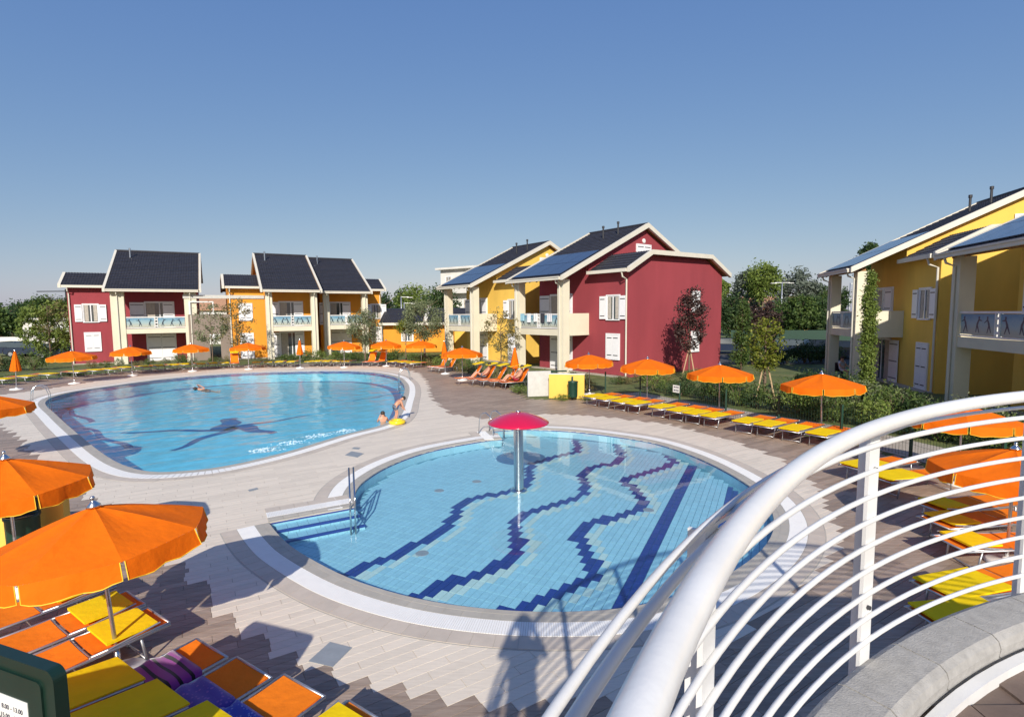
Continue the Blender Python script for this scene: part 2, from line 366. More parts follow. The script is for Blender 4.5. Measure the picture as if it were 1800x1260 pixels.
def border(P,poly,closed,parent,individual,tile=.26,dz=0):
    global POLY; POLY=poly
    Q=resample(P+([P[0]] if closed else []),tile); 
    if closed: Q=Q[:-1]
    N=outward(Q,poly,closed); n=len(Q) if closed else len(Q)-1
    for nm,a0,a1,z1,m in (('border_tile',.56,.82,.006,M['ring']),('edge_tile',.0,.10,.004,M['ring_grey']),('edge_tile',.104,.25,.006,M['ring_grey'])):
        if individual:
            for i in range(n):
                b=MB(); seg_tile(b,Q,N,i,a0+.003,a1-.003,-.02,z1+dz,.003); b.build(nm,m,parent)
        else:
            b=MB()
            for i in range(n): seg_tile(b,Q,N,i,a0+.003,a1-.003,-.02,z1+dz,.004)
            o=b.build(nm+'s',m,parent); o['kind']='stuff'
    strip('grout_bed',Q,N,-.002,.84,-.03,.0015+dz*.2,M['ring_grey'],closed,parent)
    ladder_slats('overflow_grate',P,N,.255,.552,-.02,.008+dz,M['grate'],closed,parent,.03 if individual else .12)
def wallstrip(name,P,closed,z0,z1,m,parent):
    b=MB(); n=len(P)
    for i in range(n if closed else n-1):
        p,q=P[i],P[(i+1)%n]; b.add([(p.x,p.y,z0),(q.x,q.y,z0),(q.x,q.y,z1),(p.x,p.y,z1)],[(0,1,2,3)])
    return b.build(name,m,parent)
bigp=tag(empty('main_pool',(0,0,0)),kind='structure'); kidp=tag(empty('childrens_pool',(0,0,0)),kind='structure')
border(BIG,BIG,True,bigp,False,.3)
border(KA,KID,False,kidp,True); border(KB,KID,False,kidp,True,dz=.0035); border(KC,KID,False,kidp,True,dz=.0012); border(KD,KID,False,kidp,True,dz=.0023)
# main pool basin
ZB=-.75
o=fill('basin_floor',BIG,[],ZB,M['deepblue']); o.parent=bigp; del o['kind']
wallstrip('basin_wall',BIG,True,-.22,-.0,M['deepnavy'],bigp); wallstrip('basin_lining',BIG,True,ZB,-.22,M['deepblue'],bigp)
NB=outward(BIG,BIG,True); b=MB()
for i in range(len(BIG)): seg_tile(b,BIG,NB,i,-.55,-.02,ZB+.002,ZB+.006,0)
b.build('navy_band',M['deepnavy'],bigp)
def inlay(name,p,q,w0,w1,z,m,parent):
    a,c=G(*p,z).xy,G(*q,z).xy; t=(c-a).normalized(); n=Vector((-t.y,t.x)); b=MB(); k=12; vs=[]
    for i in range(k+1):
        s=i/k; ww=w0+(w1-w0)*s; ct=a.lerp(c,s)+n*(.12*math.sin(s*9)); vs+=[(*(ct+n*ww),z+.006),(*(ct-n*ww),z+.006)]
    b.add(vs,[(2*i,2*i+1,2*i+3,2*i+2) for i in range(k)]); return b.build(name,m,parent)
for p,q,a,c in (((405,755),(215,760),.22,.10),((410,752),(300,792),.26,.10),((395,755),(408,735),.5,.3),((405,752),(545,730),.22,.05),((420,750),(480,762),.45,.15),((620,705),(690,693),.05,.04),((110,716),(160,742),.10,.12),((150,752),(225,788),.10,.14)):
    inlay('starfish_arm',p,q,a,c,ZB,M['deepnavy'],bigp)
# rippled water surface as real geometry, its rim running under the edge tiles
WP=[p+n*.06 for p,n in zip(BIG,NB)]; gs=.075; rr=random.Random(9); wav=[]
for k in range(9):
    lam=.34*1.19**k; a_=rr.uniform(-1.0,1.0)+(math.pi/2 if k%3 else 0.2); wav.append((2*math.pi/lam*math.cos(a_),2*math.pi/lam*math.sin(a_),rr.random()*6.28,.0056*lam*rr.uniform(.7,1.2)))
x0,x1=min(p.x for p in WP),max(p.x for p in WP); y0,y1=min(p.y for p in WP),max(p.y for p in WP); b=MB(); prev={}; cur={}
nyy=int((y1-y0)/gs)+1; idx={}
def wv(i,j):
    k=idx.get((i,j))
    if k is None:
        x=x0+i*gs; y=y0+j*gs; amp=.75+.45*math.sin(x*.5+1)*math.sin(y*.37); k=len(b.v); idx[(i,j)]=k
        b.v.append((x,y,-.034+amp*sum(A*math.sin(u*x+v*y+ph+.6*math.sin(.7*x-.9*y+ph)) for u,v,ph,A in wav)))
    return k
for j in range(nyy):
    yc=y0+(j+.5)*gs; xs=[]
    for q in range(len(WP)):
        p,r_=WP[q],WP[(q+1)%len(WP)]
        if (p.y>yc)!=(r_.y>yc): xs.append(p.x+(r_.x-p.x)*(yc-p.y)/(r_.y-p.y))
    xs.sort()
    for a_,c_ in zip(xs[::2],xs[1::2]):
        for i in range(int((a_-x0)/gs),int((c_-x0)/gs)+1): b.f.append((wv(i,j),wv(i+1,j),wv(i+1,j+1),wv(i,j+1)))
o=b.build('water',M['water_big'],None,True); o['kind']='structure'
# children's pool basin with tiles
ZK=-.24
o=fill('basin_floor',KID,[],ZK-.012,M['pool_grout']); o.parent=kidp; del o['kind']
wallstrip('basin_wall',KID,True,ZK-.01,0,M['mosaic'],kidp)
wallstrip('waterline_tile',[p+n*-.004 for p,n in zip(KID,outward(KID,KID,True))],True,-.05,-.02,M['navy'],kidp)
_d=G(1227,808,ZK)-G(1106,1056,ZK); A66=math.atan2(_d.y,_d.x); ta=Vector((math.cos(A66),math.sin(A66))); tb=Vector((ta.y,-ta.x)); TL,TW=.25,.125
waves=[[(575,1022),(705,970),(790,925),(800,900),(808,885),(850,872),(905,862),(925,855),(930,830),(935,815),(985,800),(1012,795),(1015,785),(1008,770)],
[(700,1058),(800,1020),(860,1000),(905,980),(912,950),(905,920),(925,900),(1000,880),(1025,868),(1028,850),(1018,835),(1040,822),(1085,812),(1095,803),(1085,785),(1068,768)],
[(890,1076),(970,1045),(1035,1020),(1045,1000),(1030,960),(1012,940),(1040,920),(1090,905),(1130,893),(1128,875),(1110,855),(1095,845),(1130,832),(1170,820),(1183,812),(1165,790),(1148,784)]]
WV=[[G(*p,ZK).xy for p in L] for L in waves]
l0=G(1227,808,ZK).xy; lanes=[(l0,l0-ta*9.4)]; l1=G(1290,832,ZK).xy; lanes.append((l1,l1-ta*9))
def dseg(p,a,b):
    d=b-a; t=max(0,min(1,(p-a).dot(d)/d.length_squared)); return (p-a-d*t).length
def dline(p,L): return min(dseg(p,L[i],L[i+1]) for i in range(len(L)-1))
tiles=[]
for i in range(-40,110):
    for j in range(-110,110):
        c=ta*(i*TL)+tb*(j*TW)
        if not(-6<c.x<7 and 6<c.y<19): continue
        ok=all(inpoly(*(c+ta*(sx*TL/2)+tb*(sy*TW/2)),KID) for sx in (-1,1) for sy in (-1,1)) 
        if not ok: continue
        k='mosaic'
        if any(abs((c-a_).dot(tb))<.125 and -9.3<(c-a_).dot(ta)<.05 for a_,_ in lanes): k='navy'
        elif any(dline(c,L)<.12 for L in WV): k='navy'
        elif any(dline(c-tb*.29,L)<.075 for L in WV): k='pale'
        tiles.append((c,k))
def tile_b():
    h,k,g,cc=TL/2,TW/2,.0045,.0; return MB().box(-h+g,h-g,-k+g,k-g,-.011,0)
tm={k:tile_b().mesh('tile',M[k]) for k in ('mosaic','navy','pale')}
tiles.sort(key=lambda t:(t[0].length))
for c,k in tiles[:300]: place('tile',tm[k],kidp,(c.x,c.y,ZK),A66)
for k in tm:
    b=MB(); proto=tile_b()
    for c,kk in tiles[300:]:
        if kk!=k: continue
        mtx=Matrix.Translation((c.x,c.y,ZK))@Matrix.Rotation(A66,4,'Z'); b.add([mtx@Vector(v) for v in proto.v],proto.f)
    o=b.build('floor_tiling',M[k],kidp); o['kind']='stuff'
# steps into the children's pool: two treads along the straight edge
e0,e1=KB; et=(e1-e0).normalized(); en=Vector((et.y,-et.x))
if not inpoly(*((e0+e1)/2+en*.2),KID): en=-en
for k,(d0,d1,z) in enumerate(((.0,.34,-.085),(.34,.70,-.16))):
    L=(e1-e0).length-.1-.0*k; n=8
    for i in range(n):
        a=e0+et*(.12+.16*k+(L-.16*k)*i/n); c=e0+et*(.12+.16*k+(L-.16*k)*(i+1)/n-.006)
        q=[a+en*d0,c+en*d0,c+en*(d1-.004),a+en*(d1-.004)]; b=MB(); b.prism_z([(v.x,v.y) for v in q],ZK,z); b.build('step_tile',M['mosaic'],kidp)
    a=e0+et*(.1+.12*k); c=e1+et*.02; q=[a+en*(d1-.07),c+en*(d1-.07),c+en*d1,a+en*d1]; MB().prism_z([(v.x,v.y) for v in q],z-.035,z+.003).build('step_nosing',M['navy'],kidp)
o=fill('water',KID,[],-.028,M['water_kid'])
for pc in ((772,862),(838,846),(742,972),(1140,896)):
    c=G(*pc,ZK); MB().lathe([(.0,.006),(.11,.006),(.12,0)],16,(c.x,c.y,ZK)).build('floor_drain',M['cover'],kidp)
# covers let into the deck
for i,q in enumerate(([(580,1128),(619,1138),(585,1172),(542,1162)],[(618,793),(640,797),(628,804),(606,800)],[(622,786),(634,787),(630,790),(618,789)],[(436,861),(452,857),(454,860),(438,864)])):
    p=[G(*c).xy for c in q]; o=MB().prism_z([(v.x,v.y) for v in p],-.01,.005+.0005*i).build('inspection_cover',M['cover'])
    tag(o,['large grey metal cover set in the paving near the front loungers','grey hatch in the paving between the two pools, the larger one','small dark drain just beyond the hatch between the pools','single dark slot drain in pale paving behind the near parasol'][i],'cover')

# ---------------------------------------------------------------- platform and railing
RC=PLAT_C
def arcpts(r,z,a0,a1,n=60): return [(RC.x+r*math.cos(R(a0+(a1-a0)*i/n)),RC.y+r*math.sin(R(a0+(a1-a0)*i/n)),z) for i in range(n+1)]
plat=tag(empty('platform',(RC.x,RC.y,0)),'round raised viewing platform with grey stone coping at lower right','platform')
def lp(o): o.matrix_parent_inverse=Matrix.Translation((-RC.x,-RC.y,0)); return o
b=MB().lathe([(4.23,0),(4.36,0),(4.36,2.458),(4.23,2.458),(4.23,0)],120,(RC.x,RC.y,0)); lp(b.build('wall',M['w_white'],plat,True))
b=MB().lathe([(.01,2.30),(4.22,2.30),(4.22,2.40),(.01,2.40)],120,(RC.x,RC.y,0)); lp(b.build('slab',M['terr_floor'],plat))
prof=[(4.21,2.455),(4.205,2.50),(4.215,2.53),(4.24,2.549),(4.30,2.551),(4.395,2.551),(4.418,2.54),(4.42,2.46),(4.205,2.46)]
for i in range(60):
    a0=6*i; b=MB(); n=6; g=.05
    for k in range(n+1):
        a=R(a0+g+(6-2*g)*k/n)
        for r,z in prof: b.v.append((RC.x+r*math.cos(a),RC.y+r*math.sin(a),z))
    m=len(prof)
    for k in range(n):
        for q in range(m): b.f.append((k*m+q,k*m+(q+1)%m,(k+1)*m+(q+1)%m,(k+1)*m+q))
    b.f.append(tuple(range(m))[::-1]); b.f.append(tuple(n*m+q for q in range(m)))
    lp(b.build('coping_stone',M['stone'],plat))
b=MB().lathe([(4.155,2.40),(4.2,2.40),(4.2,2.45),(4.155,2.45),(4.155,2.40)],160,(RC.x,RC.y,0)); lp(b.build('inner_kerb',M['white'],plat))
for i in range(-9,10):                   # terrace tiles
    for j in range(-16,17):
        x,y=i*.45+.22*(j%2),j*.25
        if max(math.hypot(x+sx*.22,y+sy*.12) for sx in (-1,1) for sy in (-1,1))<4.4 and math.hypot(x,y)>2.2 and y>-1.5:
            o=lp(MB().box(RC.x+x-.222,RC.x+x+.222,RC.y+y-.122,RC.y+y+.122,2.395,2.412).build('floor_tile',M['terr_floor'],plat))
rail=tag(empty('railing',(RC.x,RC.y,2.45)),'white curved tubular steel railing on the platform edge','railing')
def lr(o): o.matrix_parent_inverse=Matrix.Translation((-RC.x,-RC.y,-2.45)); return o
A0,A1=62,196
lr(MB().tube(arcpts(4.286,3.6,A0,A1,110),.026,20).build('handrail',M['white'],rail,True))
lr(MB().tube(arcpts(4.41,3.512,A0,A1,90),.0085,8).build('bar',M['white'],rail,True))
for k in range(9): lr(MB().tube(arcpts(4.41,3.46-.1025*k,A0,A1,90),.0115 if k==0 else .010,10).build('bar',M['white'],rail,True))
for th in (72,89,106,123,140,157,174,191):
    m=Matrix.Translation((RC.x,RC.y,0))@Matrix.Rotation(R(th),4,'Z')
    p=lr(MB().box(4.418,4.432,-.042,.042,2.40,3.50,m).box(4.432,4.475,-.006,.006,2.40,3.47,m).build('post',M['white'],rail))
    b=MB(); vs=[(4.40,-.04,3.47),(4.44,-.04,3.47),(4.44,-.16,3.50),(4.27,-.22,3.575),(4.30,-.20,3.585),(4.415,.0,3.50)]
    t=.004
    pts=[m@Vector(v) for v in ((4.43,.04,3.475),(4.43,-.04,3.475),(4.315,-.34,3.575),(4.285,-.20,3.575))]; b.add(pts+[p_+Vector((0,0,.009)) for p_ in pts],[(0,1,2,3),(7,6,5,4),(0,4,5,1),(1,5,6,2),(2,6,7,3),(3,7,4,0)])
    lr(b.build('bracket',M['white'],rail))
    for z in (2.78,3.36): lr(MB().bar(m@Vector((4.405,.0,z)),m@Vector((4.4185,.0,z)),.009,6).build('bolt',M['hinge'],rail))
# ---------------------------------------------------------------- houses
TAN=.4725
def roof_slab(b,x0,x1,y0,z0,y1,z1,th=.14):         # plain sloping slab from (y0,z0) to (y1,z1)
    b.prism_x([(y0,z0),(y1,z1),(y1,z1+th),(y0,z0+th)],x0,x1)
def tile_sheet(x0,x1,y0,z0,y1,z1,wave=.20,row=.36):  # interlocking roof tiles: rolls across, stepped courses up the slope
    b=MB(); nx=max(8,int((x1-x0)/wave*5)); L=math.hypot(y1-y0,z1-z0); nr=max(2,int(L/row)); ty,tz=(y1-y0)/L,(z1-z0)/L; ny,nz=-tz,ty
    if nz<0: ny,nz=-ny,-nz
    for r in range(nr):
        base=len(b.v)
        for s,h in ((0,.045),(1,.012)):
            d=L*(r+s)/nr
            for i in range(nx+1):
                x=x0+(x1-x0)*i/nx; k=.028*abs(math.sin(math.pi*(x-x0)/wave)); hh=h+k
                b.v.append((x,y0+ty*d+ny*hh,z0+tz*d+nz*hh))
        for i in range(nx): b.f.append((base+i,base+i+1,base+nx+2+i,base+nx+1+i))
        base2=len(b.v)
        for i in range(nx+1):
            x=x0+(x1-x0)*i/nx; v=b.v[base+i]; b.v.append((v[0],v[1]-ny*.05,v[2]-nz*.05))
        for i in range(nx): b.f.append((base2+i,base2+i+1,base+i+1,base+i))
    return b
def fbox(b,F,u0,u1,v0,v1,w0,w1):                    # box in a wall frame: u along, v up, w out
    o,u,n=F; vs=[]
    for w_ in (w0,w1):
        for v in (v0,v1):
            for uu in (u0,u1): vs.append(o+u*uu+n*w_+Vector((0,0,v)))
    return b.add(vs,[(0,2,3,1),(4,5,7,6),(0,1,5,4),(2,6,7,3),(0,4,6,2),(1,3,7,5)])
def opening(parent,F,u,v,wd,h,state='shut',door=False):
    fr=MB(); t=.07
    fbox(fr,F,u-t,u,v-(0 if door else t),v+h+t,-.02,.06); fbox(fr,F,u+wd,u+wd+t,v-(0 if door else t),v+h+t,-.02,.06); fbox(fr,F,u,u+wd,v+h,v+h+t,-.02,.058)
    if not door: fbox(fr,F,u-.04,u+wd+.04,v-t,v,-.02,.10)
    wn=fr.build('door' if door else 'window',M['shutter'],parent)
    g=fbox(MB(),F,u+.002,u+wd-.002,v+.002,v+h-.002,-.01,.006).build('pane',M['glass'],wn)
    if state!='shut':
        b=MB(); fbox(b,F,u+wd/2-.035,u+wd/2+.035,v,v+h,.007,.035); fbox(b,F,u,u+.05,v,v+h,.007,.03); fbox(b,F,u+wd-.05,u+wd,v,v+h,.007,.03); fbox(b,F,u+.05,u+wd/2-.035,v+h-.06,v+h,.007,.03); fbox(b,F,u+wd/2+.035,u+wd-.05,v+h-.06,v+h,.007,.03); b.build('sash',M['shutter'],wn)
        b=MB(); fbox(b,F,u+.08,u+wd*.33,v+.05,v+h-.06,.0065,.009); fbox(b,F,u+wd*.68,u+wd-.08,v+.05,v+h-.06,.0065,.009); b.build('curtain',M['curtain'],wn)
    leafs=[]
    if state=='shut': leafs=[(u+.005,u+wd/2-.006),(u+wd/2+.006,u+wd-.005)]; w0=.03
    elif state=='open': leafs=[(u-t-wd/2,u-t-.01),(u+wd+t+.01,u+wd+t+wd/2)]; w0=.065
    elif state=='half': leafs=[(u-t-wd/2,u-t-.01),(u+wd*.62,u+wd-.005)]; w0=.065
    for a,c in leafs:
        s=fbox(MB(),F,a,c,v+.01,v+h-.01,w0,w0+.04).build('shutter',M['shutter'],wn)
        for q in ((.14,.86) if not door else (.1,.5,.9)): fbox(MB(),F,a+.06,c-.06,v+h*q-.025,v+h*q+.025,w0+.04,w0+.052).build('strap_hinge',M['hinge'],wn)
    return wn
def house(name,label,origin,ang,L,side,wall,ups=('half','open'),downs=('shut','shut'),annex=3.34,solar=True,depth=13.3,endwin=True,gable=True,sidepar=True,zs=1.0):
    H=tag(empty(name,(origin[0],origin[1],-.03),ang),label,'house')
    W=M[wall]; ze=6.05; yr=8.2; zr=ze+TAN*yr; yb=depth; zb=zr-TAN*(yb-yr)
    yw=2.7
    # main body
    MB().prism_x([(yw,0),(yb-.5,0),(yb-.5,zb+.12),(yr,zr-.1),(yw,ze+TAN*yw-.1)],.35,L-.35).build('wall',W,H)
    b=MB(); roof_slab(b,-.02,L+.02,0,ze,yr,zr); roof_slab(b,-.02,L+.02,yb,zb,yr,zr); r=b.build('roof',M['wood'],H)
    tile_sheet(.12,L-.12,.02,ze+.14,yr,zr+.14).build('tile_covering',M['roof'],r); tile_sheet(.12,L-.12,yb,zb+.14,yr,zr+.14,row=.7).build('tile_covering',M['roof'],r)
    MB().tube([(0,yr,zr+.2),(L,yr,zr+.2)],.09,8).build('ridge_cap',M['roof'],r)
    for x0,x1 in ((-.10,.08),(L-.08,L+.10)):
        MB().prism_x([(-.05,ze-.07),(yr,zr-.07),(yb+.05,zb-.07),(yb+.05,zb+.22),(yr,zr+.26),(-.05,ze+.22)],x0,x1).build('barge_board',M['trim'],H)
    MB().box(.12,L-.12,-.16,-.02,ze-.04,ze+.16).box(.12,L-.12,-.20,-.16,ze+.10,ze+.17).build('gutter',M['trim'],H)
    nb=max(4,int(L/.7))
    for i in range(nb):
        x=.3+(L-.6)*i/(nb-1); MB().prism_x([(.02,ze-.10),(2.69,ze+TAN*2.67-.10),(2.69,ze+TAN*2.67-.004),(.02,ze-.004)],x-.05,x+.05).build('rafter',M['wood'],H)
    MB().box(.3,L-.3,.58,.80,ze+.02,ze+TAN*.58-.1).build('eaves_beam',M['wood'],H)
    px=[(.32,1.25),(L-1.25,L-.32)] if L>6.5 else [(.32,.86),(L-.86,L-.32)]
    for a,c in px:
        MB().box(a,c,.42,.96,0,ze+.01).build('pillar',M['cream'],H)
        m_=(a+c)/2; MB().tube([(m_,-.02,ze+.0),(m_,.05,ze-.22),(m_,.36,ze-.36),(m_,.36,.05)],.05,8).build('downpipe',M['trim'],H)
    # balcony
    a,c=px[0][1],px[1][0]
    MB().box(a,c,.46,yw,2.52,2.92).build('balcony_slab',M['cream'],H)
    rl=MB().box(a,c,.50,.58,3.84,3.92).box(a,c,.50,.58,2.96,3.02).build('balcony_rail',M['white'],H)
    mid=(a+c)/2
    pb=MB().box(mid-.13,mid-.09,.49,.59,3.02,3.84).box(mid+.09,mid+.13,.49,.59,3.02,3.84)
    for z in (3.1,3.36,3.62): pb.box(mid-.09,mid+.09,.52,.56,z,z+.10)
    pb.build('rail_post',M['white'],rl)
    for u0,u1 in ((a+.03,mid-.14),(mid+.14,c-.03)):
        g=MB().box(u0,u1,.53,.55,3.04,3.82).build('printed_pane',M['print'],rl)
        rr=random.Random(int(u0*100)); n=3
        for k in range(n):                       # dark printed beach figures
            cx=u0+(u1-u0)*(k+.5)/n; s_=rr.choice((-1,1)); fb=MB(); zc=3.42
            def limb(p,q,w):
                p=Vector((p[0],.526,p[1])); q=Vector((q[0],.526,q[1])); t_=(q-p).normalized(); n_=Vector((-t_.z,0,t_.x))*w
                fb.add([p+n_,q+n_*.5,q-n_*.5,p-n_],[(0,1,2,3)])
            limb((cx,zc),(cx+.12*s_,zc+.24),.055); limb((cx,zc),(cx+.16*s_*rr.uniform(.4,1),zc-.30),.04); limb((cx,zc),(cx-.15*rr.uniform(.3,1)*s_,zc-.28),.04)
            limb((cx+.1*s_,zc+.18),(cx+.28*s_,zc+.26*rr.uniform(.2,1.1)),.03); fb.box(cx+.10*s_-.04,cx+.10*s_+.04,.5265,.528,zc+.22,zc+.31)
            fb.build('printed_figure',M['figprint'],rl)
    F=(Vector((0,yw,0)),Vector((1,0,0)),Vector((0,-1,0)))
    dw=min(2.1,(c-a)*.62); u=mid-dw/2+ (0.15 if side<0 else -.15)
    opening(H,F,u,2.94,dw,2.25,'half',True); opening(H,F,u,.05,dw,2.3,downs[0],True)
    # annex
    if side:
        if side>0: x0,x1=L-.35,L-.35+annex; gx0,gx1=L+.02,L+annex+.02
        else: x0,x1=.35-annex,.35; gx0,gx1=-annex-.02,-.02
        P=[(2.25,6.42),(4.4,7.56),(10.8,7.62),(13.2,6.45)]
        MB().prism_x([(yw-.004,0),(12.8,0),(12.8,6.6),(10.7,7.55),(4.5,7.5),(yw-.004,6.6)],x0,x1).build('annex_wall',W,H)
        b=MB()
        for (ya,za),(yb_,zb_) in zip(P,P[1:]): b.prism_x([(ya,za),(yb_,zb_),(yb_,zb_+.13),(ya,za+.13)],gx0,gx1)
        ar=b.build('annex_roof',M['wood'],H)
        for (ya,za),(yb_,zb_) in zip(P,P[1:]): tile_sheet(gx0,gx1-.1 if side>0 else gx1,ya,za+.13,yb_,zb_+.13).build('tile_covering',M['roof'],ar)
        xo=gx1 if side>0 else gx0
        MB().prism_x([(2.20,6.35),(4.4,7.49),(10.8,7.55),(13.25,6.36),(13.25,6.66),(10.85,7.83),(4.36,7.77),(2.20,6.65)],xo-.10,xo+.10).build('barge_board',M['trim'],H)
        MB().box(min(gx0,gx1)+(.14 if side<0 else 0),max(gx0,gx1)-(.14 if side>0 else 0),2.10,2.23,6.38,6.58).build('gutter',M['trim'],H)
        xp=x1-.12 if side>0 else x0+.12
        MB().tube([(xp,2.16,6.38),(xp,2.25,6.1),(xp,2.62,5.95),(xp,2.62,.05)],.05,8).build('downpipe',M['trim'],H)
        F2=(Vector((0,yw-.004,0)),Vector((1,0,0)),Vector((0,-1,0)))
        cx=(x0+x1)/2+(.45 if side>0 else -.1)
        opening(H,F2,cx-.5,3.55,1.0,1.45,ups[1]); opening(H,F2,cx-.5,1.1 if downs[1]=='shut' else .05,1.0,1.5 if downs[1]=='shut' else 2.25,'shut',downs[1]!='shut')
        if side>0 and sidepar:
            MB().box(L-.52,L-.30,.97,yw-.01,2.52,3.93).build('side_parapet',M['cream'],H)
            MB().box(L-.535,L-.285,.97,yw-.012,2.52,2.64).build('parapet_band',M['cream'],H)
        Fe=(Vector((x1,0,0)),Vector((0,1,0)),Vector((1,0,0))) if side>0 else (Vector((x0,0,0)),Vector((0,-1,0)),Vector((-1,0,0)))
        if endwin and side>0:
            opening(H,Fe,9.2,4.0,.8,1.3,'shut'); opening(H,Fe,9.2,1.3,.8,1.3,'shut')
    if gable:
        Fg=(Vector((L-.35,0,0)),Vector((0,1,0)),Vector((1,0,0)))
        if side>=0: opening(H,Fg,yr-.75,7.72,1.5,.95,'shut')
        xx=L-.35; MB().lathe([(0,0),(.16,0),(.16,.06),(0,.08)],14).build('gable_lamp',M['plaswhite'],H).matrix_local=Matrix.Translation((xx,yr,zr-.95))@Matrix.Rotation(R(90),4,'Y')
    if solar:
        th=math.atan(TAN); ty,tz=math.cos(th),math.sin(th); n=4
        for i in range(n):
            for j in range(2):
                xa=.35+(L-.7)*i/n; xb=.35+(L-.7)*(i+1)/n-.03; d0=.35+1.95*j; d1=d0+1.9; o_=.24
                q=[(x,d*ty-tz*h,ze+d*tz+ty*h) for h in (o_-.05,o_) for x,d in ((xa,d0),(xb,d0),(xb,d1),(xa,d1))]
                MB().add(q,[(0,1,2,3),(4,5,6,7),(0,1,5,4),(1,2,6,5),(2,3,7,6),(3,0,4,7)]).build('solar_panel',M['solar'],H)
    for k,(fx,fy) in enumerate(((.55,6.4),(.72,6.9)) if solar else ((.18,6.6),)):
        z=ze+TAN*fy; MB().lathe([(.06,-.1),(.06,.75),(.09,.75),(.09,.9),(0,.92)],10,(L*fx,fy,z+.15)).build('vent_pipe',M['steel'] if not solar else M['hinge'],H)
    MB().box(.0 if side>=0 else -annex+.4,L+(annex-.4 if side>0 else 0),yw-.5,yw-.02,-.05,.06).build('gravel_margin',M['gravel'],H)
    return H
rD=math.atan2(-.79,.61)
def org(px,py,ang,L):   # far/left end of the gutter from its near/right end
    return (px-math.cos(ang)*L,py-math.sin(ang)*L)
house('red_house','dark red house with solar panels and cream pillars, behind the yellow shower wall',org(3.1,33.1,rD,5.6),rD,5.6,1,'w_red')
house('yellow_house','yellow house with solar panels just left of the red solar house',org(-3.15,42.1,rD,5.2),rD,5.2,1,'w_yellow',downs=('shut','door'))
rE=math.atan2(-.975,-.22)
house('yellow_house','yellow house with solar panels at right, behind the tall slim cypress',(19.2,33.6),rE,5.0,1,'w_yellow',ups=('half','open'),downs=('open','door'))
house('yellow_house','yellow house cut by the right edge of the picture, above the railing',(17.3,22.0),rE,6.2,1,'w_yellow')
rA=R(29)
house('red_house','dark red house with a plain dark roof at far left',(-33.0,43.6),rA,6.75,-1,'w_red',solar=False,gable=False,annex=3.2)
house('orange_house','orange house with dark roof, left half of the stepped pair',(-21.9,47.2),rA,5.0,-1,'w_orange',ups=('half','shut'),downs=('half','door'),solar=False,gable=False,annex=2.9)
house('orange_house','orange house with dark roof, right set-back half of the stepped pair',(-18.3,51.6),rA,4.9,1,'w_orange',solar=False,gable=False,annex=2.0,sidepar=False,endwin=False)

# low wing between the orange and yellow houses
H=tag(empty('low_building',(-13.2,55,0),R(2)),'long low orange and yellow building with dark roof behind the olive tree','building')
MB().box(0,7.2,0,6,0,3.0).build('wall',M['w_orange'],H); MB().box(7.2,14,.5,6,0,3.0).build('wall',M['w_yellow'],H)
b=MB(); roof_slab(b,-.3,14.3,-.6,2.9,3.2,4.35); roof_slab(b,-.3,14.3,6.6,2.9,3.2,4.35); r_=b.build('roof',M['wood'],H)
tile_sheet(-.3,4.2,-.6,3.05,3.2,4.5).build('tile_covering',M['roof'],r_); tile_sheet(4.6,14.3,-.6,3.05,3.2,4.5).build('tile_covering',M['roof'],r_)
MB().prism_x([(-.7,2.8),(3.2,4.3),(3.2,4.85),(-.7,3.35)],4.2,4.6).build('parapet',M['trim'],H); MB().box(-.3,14.3,-.76,-.62,2.8,3.04).build('gutter',M['trim'],H)
opening(H,(Vector((0,0,0)),Vector((1,0,0)),Vector((0,-1,0))),1.9,1.2,1.1,1.0,'none')
# taupe link wall with passage, and beam above
p0=Vector((-27.3,47.2,0)); H=tag(empty('garden_wall',p0,R(29)),'taupe garden wall with an open passage between red and orange houses','wall')
MB().box(-1.0,.55,0,.4,0,4.05).build('panel',M['w_taupe'],H); MB().box(1.4,2.3,0,.4,0,4.05).build('panel',M['w_taupe'],H); MB().box(.55,1.4,.0,.4,2.3,4.05).build('lintel',M['w_taupe'],H)
MB().box(-.9,-.78,-.12,-.004,4.06,5.2).box(.9,1.0,-.12,-.004,4.06,5.2).box(-.78,.9,-.12,-.004,5.1,5.2).build('white_frame',M['white'],H)
o=MB().box(-1.4,5,-.2,.1,5.45,5.75).build('canopy_beam',M['concrete']); o.location=p0+Vector((0,.2,0)); o.rotation_euler=(0,0,R(29)); tag(o,'long slim beam spanning the gap between red and orange houses','beam')
# far buildings
def block(name,label,loc,rz,w_,d_,h_,wall,floors,flat=True,nw=4):
    H=tag(empty(name,loc,rz),label,'building'); MB().box(0,w_,0,d_,0,h_).build('wall',M[wall],H)
    if flat:
        MB().box(-.5,w_+.5,-.7,d_+.5,h_,h_+.3).build('roof_slab',M['w_white'],H)
        for k in range(1,floors): MB().box(-.3,w_+.3,-1.2,0,h_*k/floors-.15,h_*k/floors+.85).build('balcony',M['w_white'],H)
    else:
        b=MB(); roof_slab(b,-.4,w_+.4,-.4,h_,d_/2,h_+d_*.2); roof_slab(b,-.4,w_+.4,d_+.4,h_,d_/2,h_+d_*.2); b.build('roof',M['roof_far'],H)
    F=(Vector((0,0,0)),Vector((1,0,0)),Vector((0,-1,0)))
    for k in range(floors):
        for i in range(nw): opening(H,F,w_*(i+.3)/nw,h_*k/floors+.9,1.2,h_/floors*.45,'shut' if (i+k)%2 else 'none')
    return H
block('apartment_block','white apartment block with flat roofs behind the left yellow solar house',(-11,84,0),R(-35),14,10,10.6,'w_white',3)
block('villa','pale villa with terracotta roof behind the taupe garden wall',(-46,72,0),R(15),13,9,4.6,'w_white',2,False)
block('villa','low white building with flat roof behind the far-left trees',(-84,92,0),R(20),14,9,3.4,'w_white',1,True)
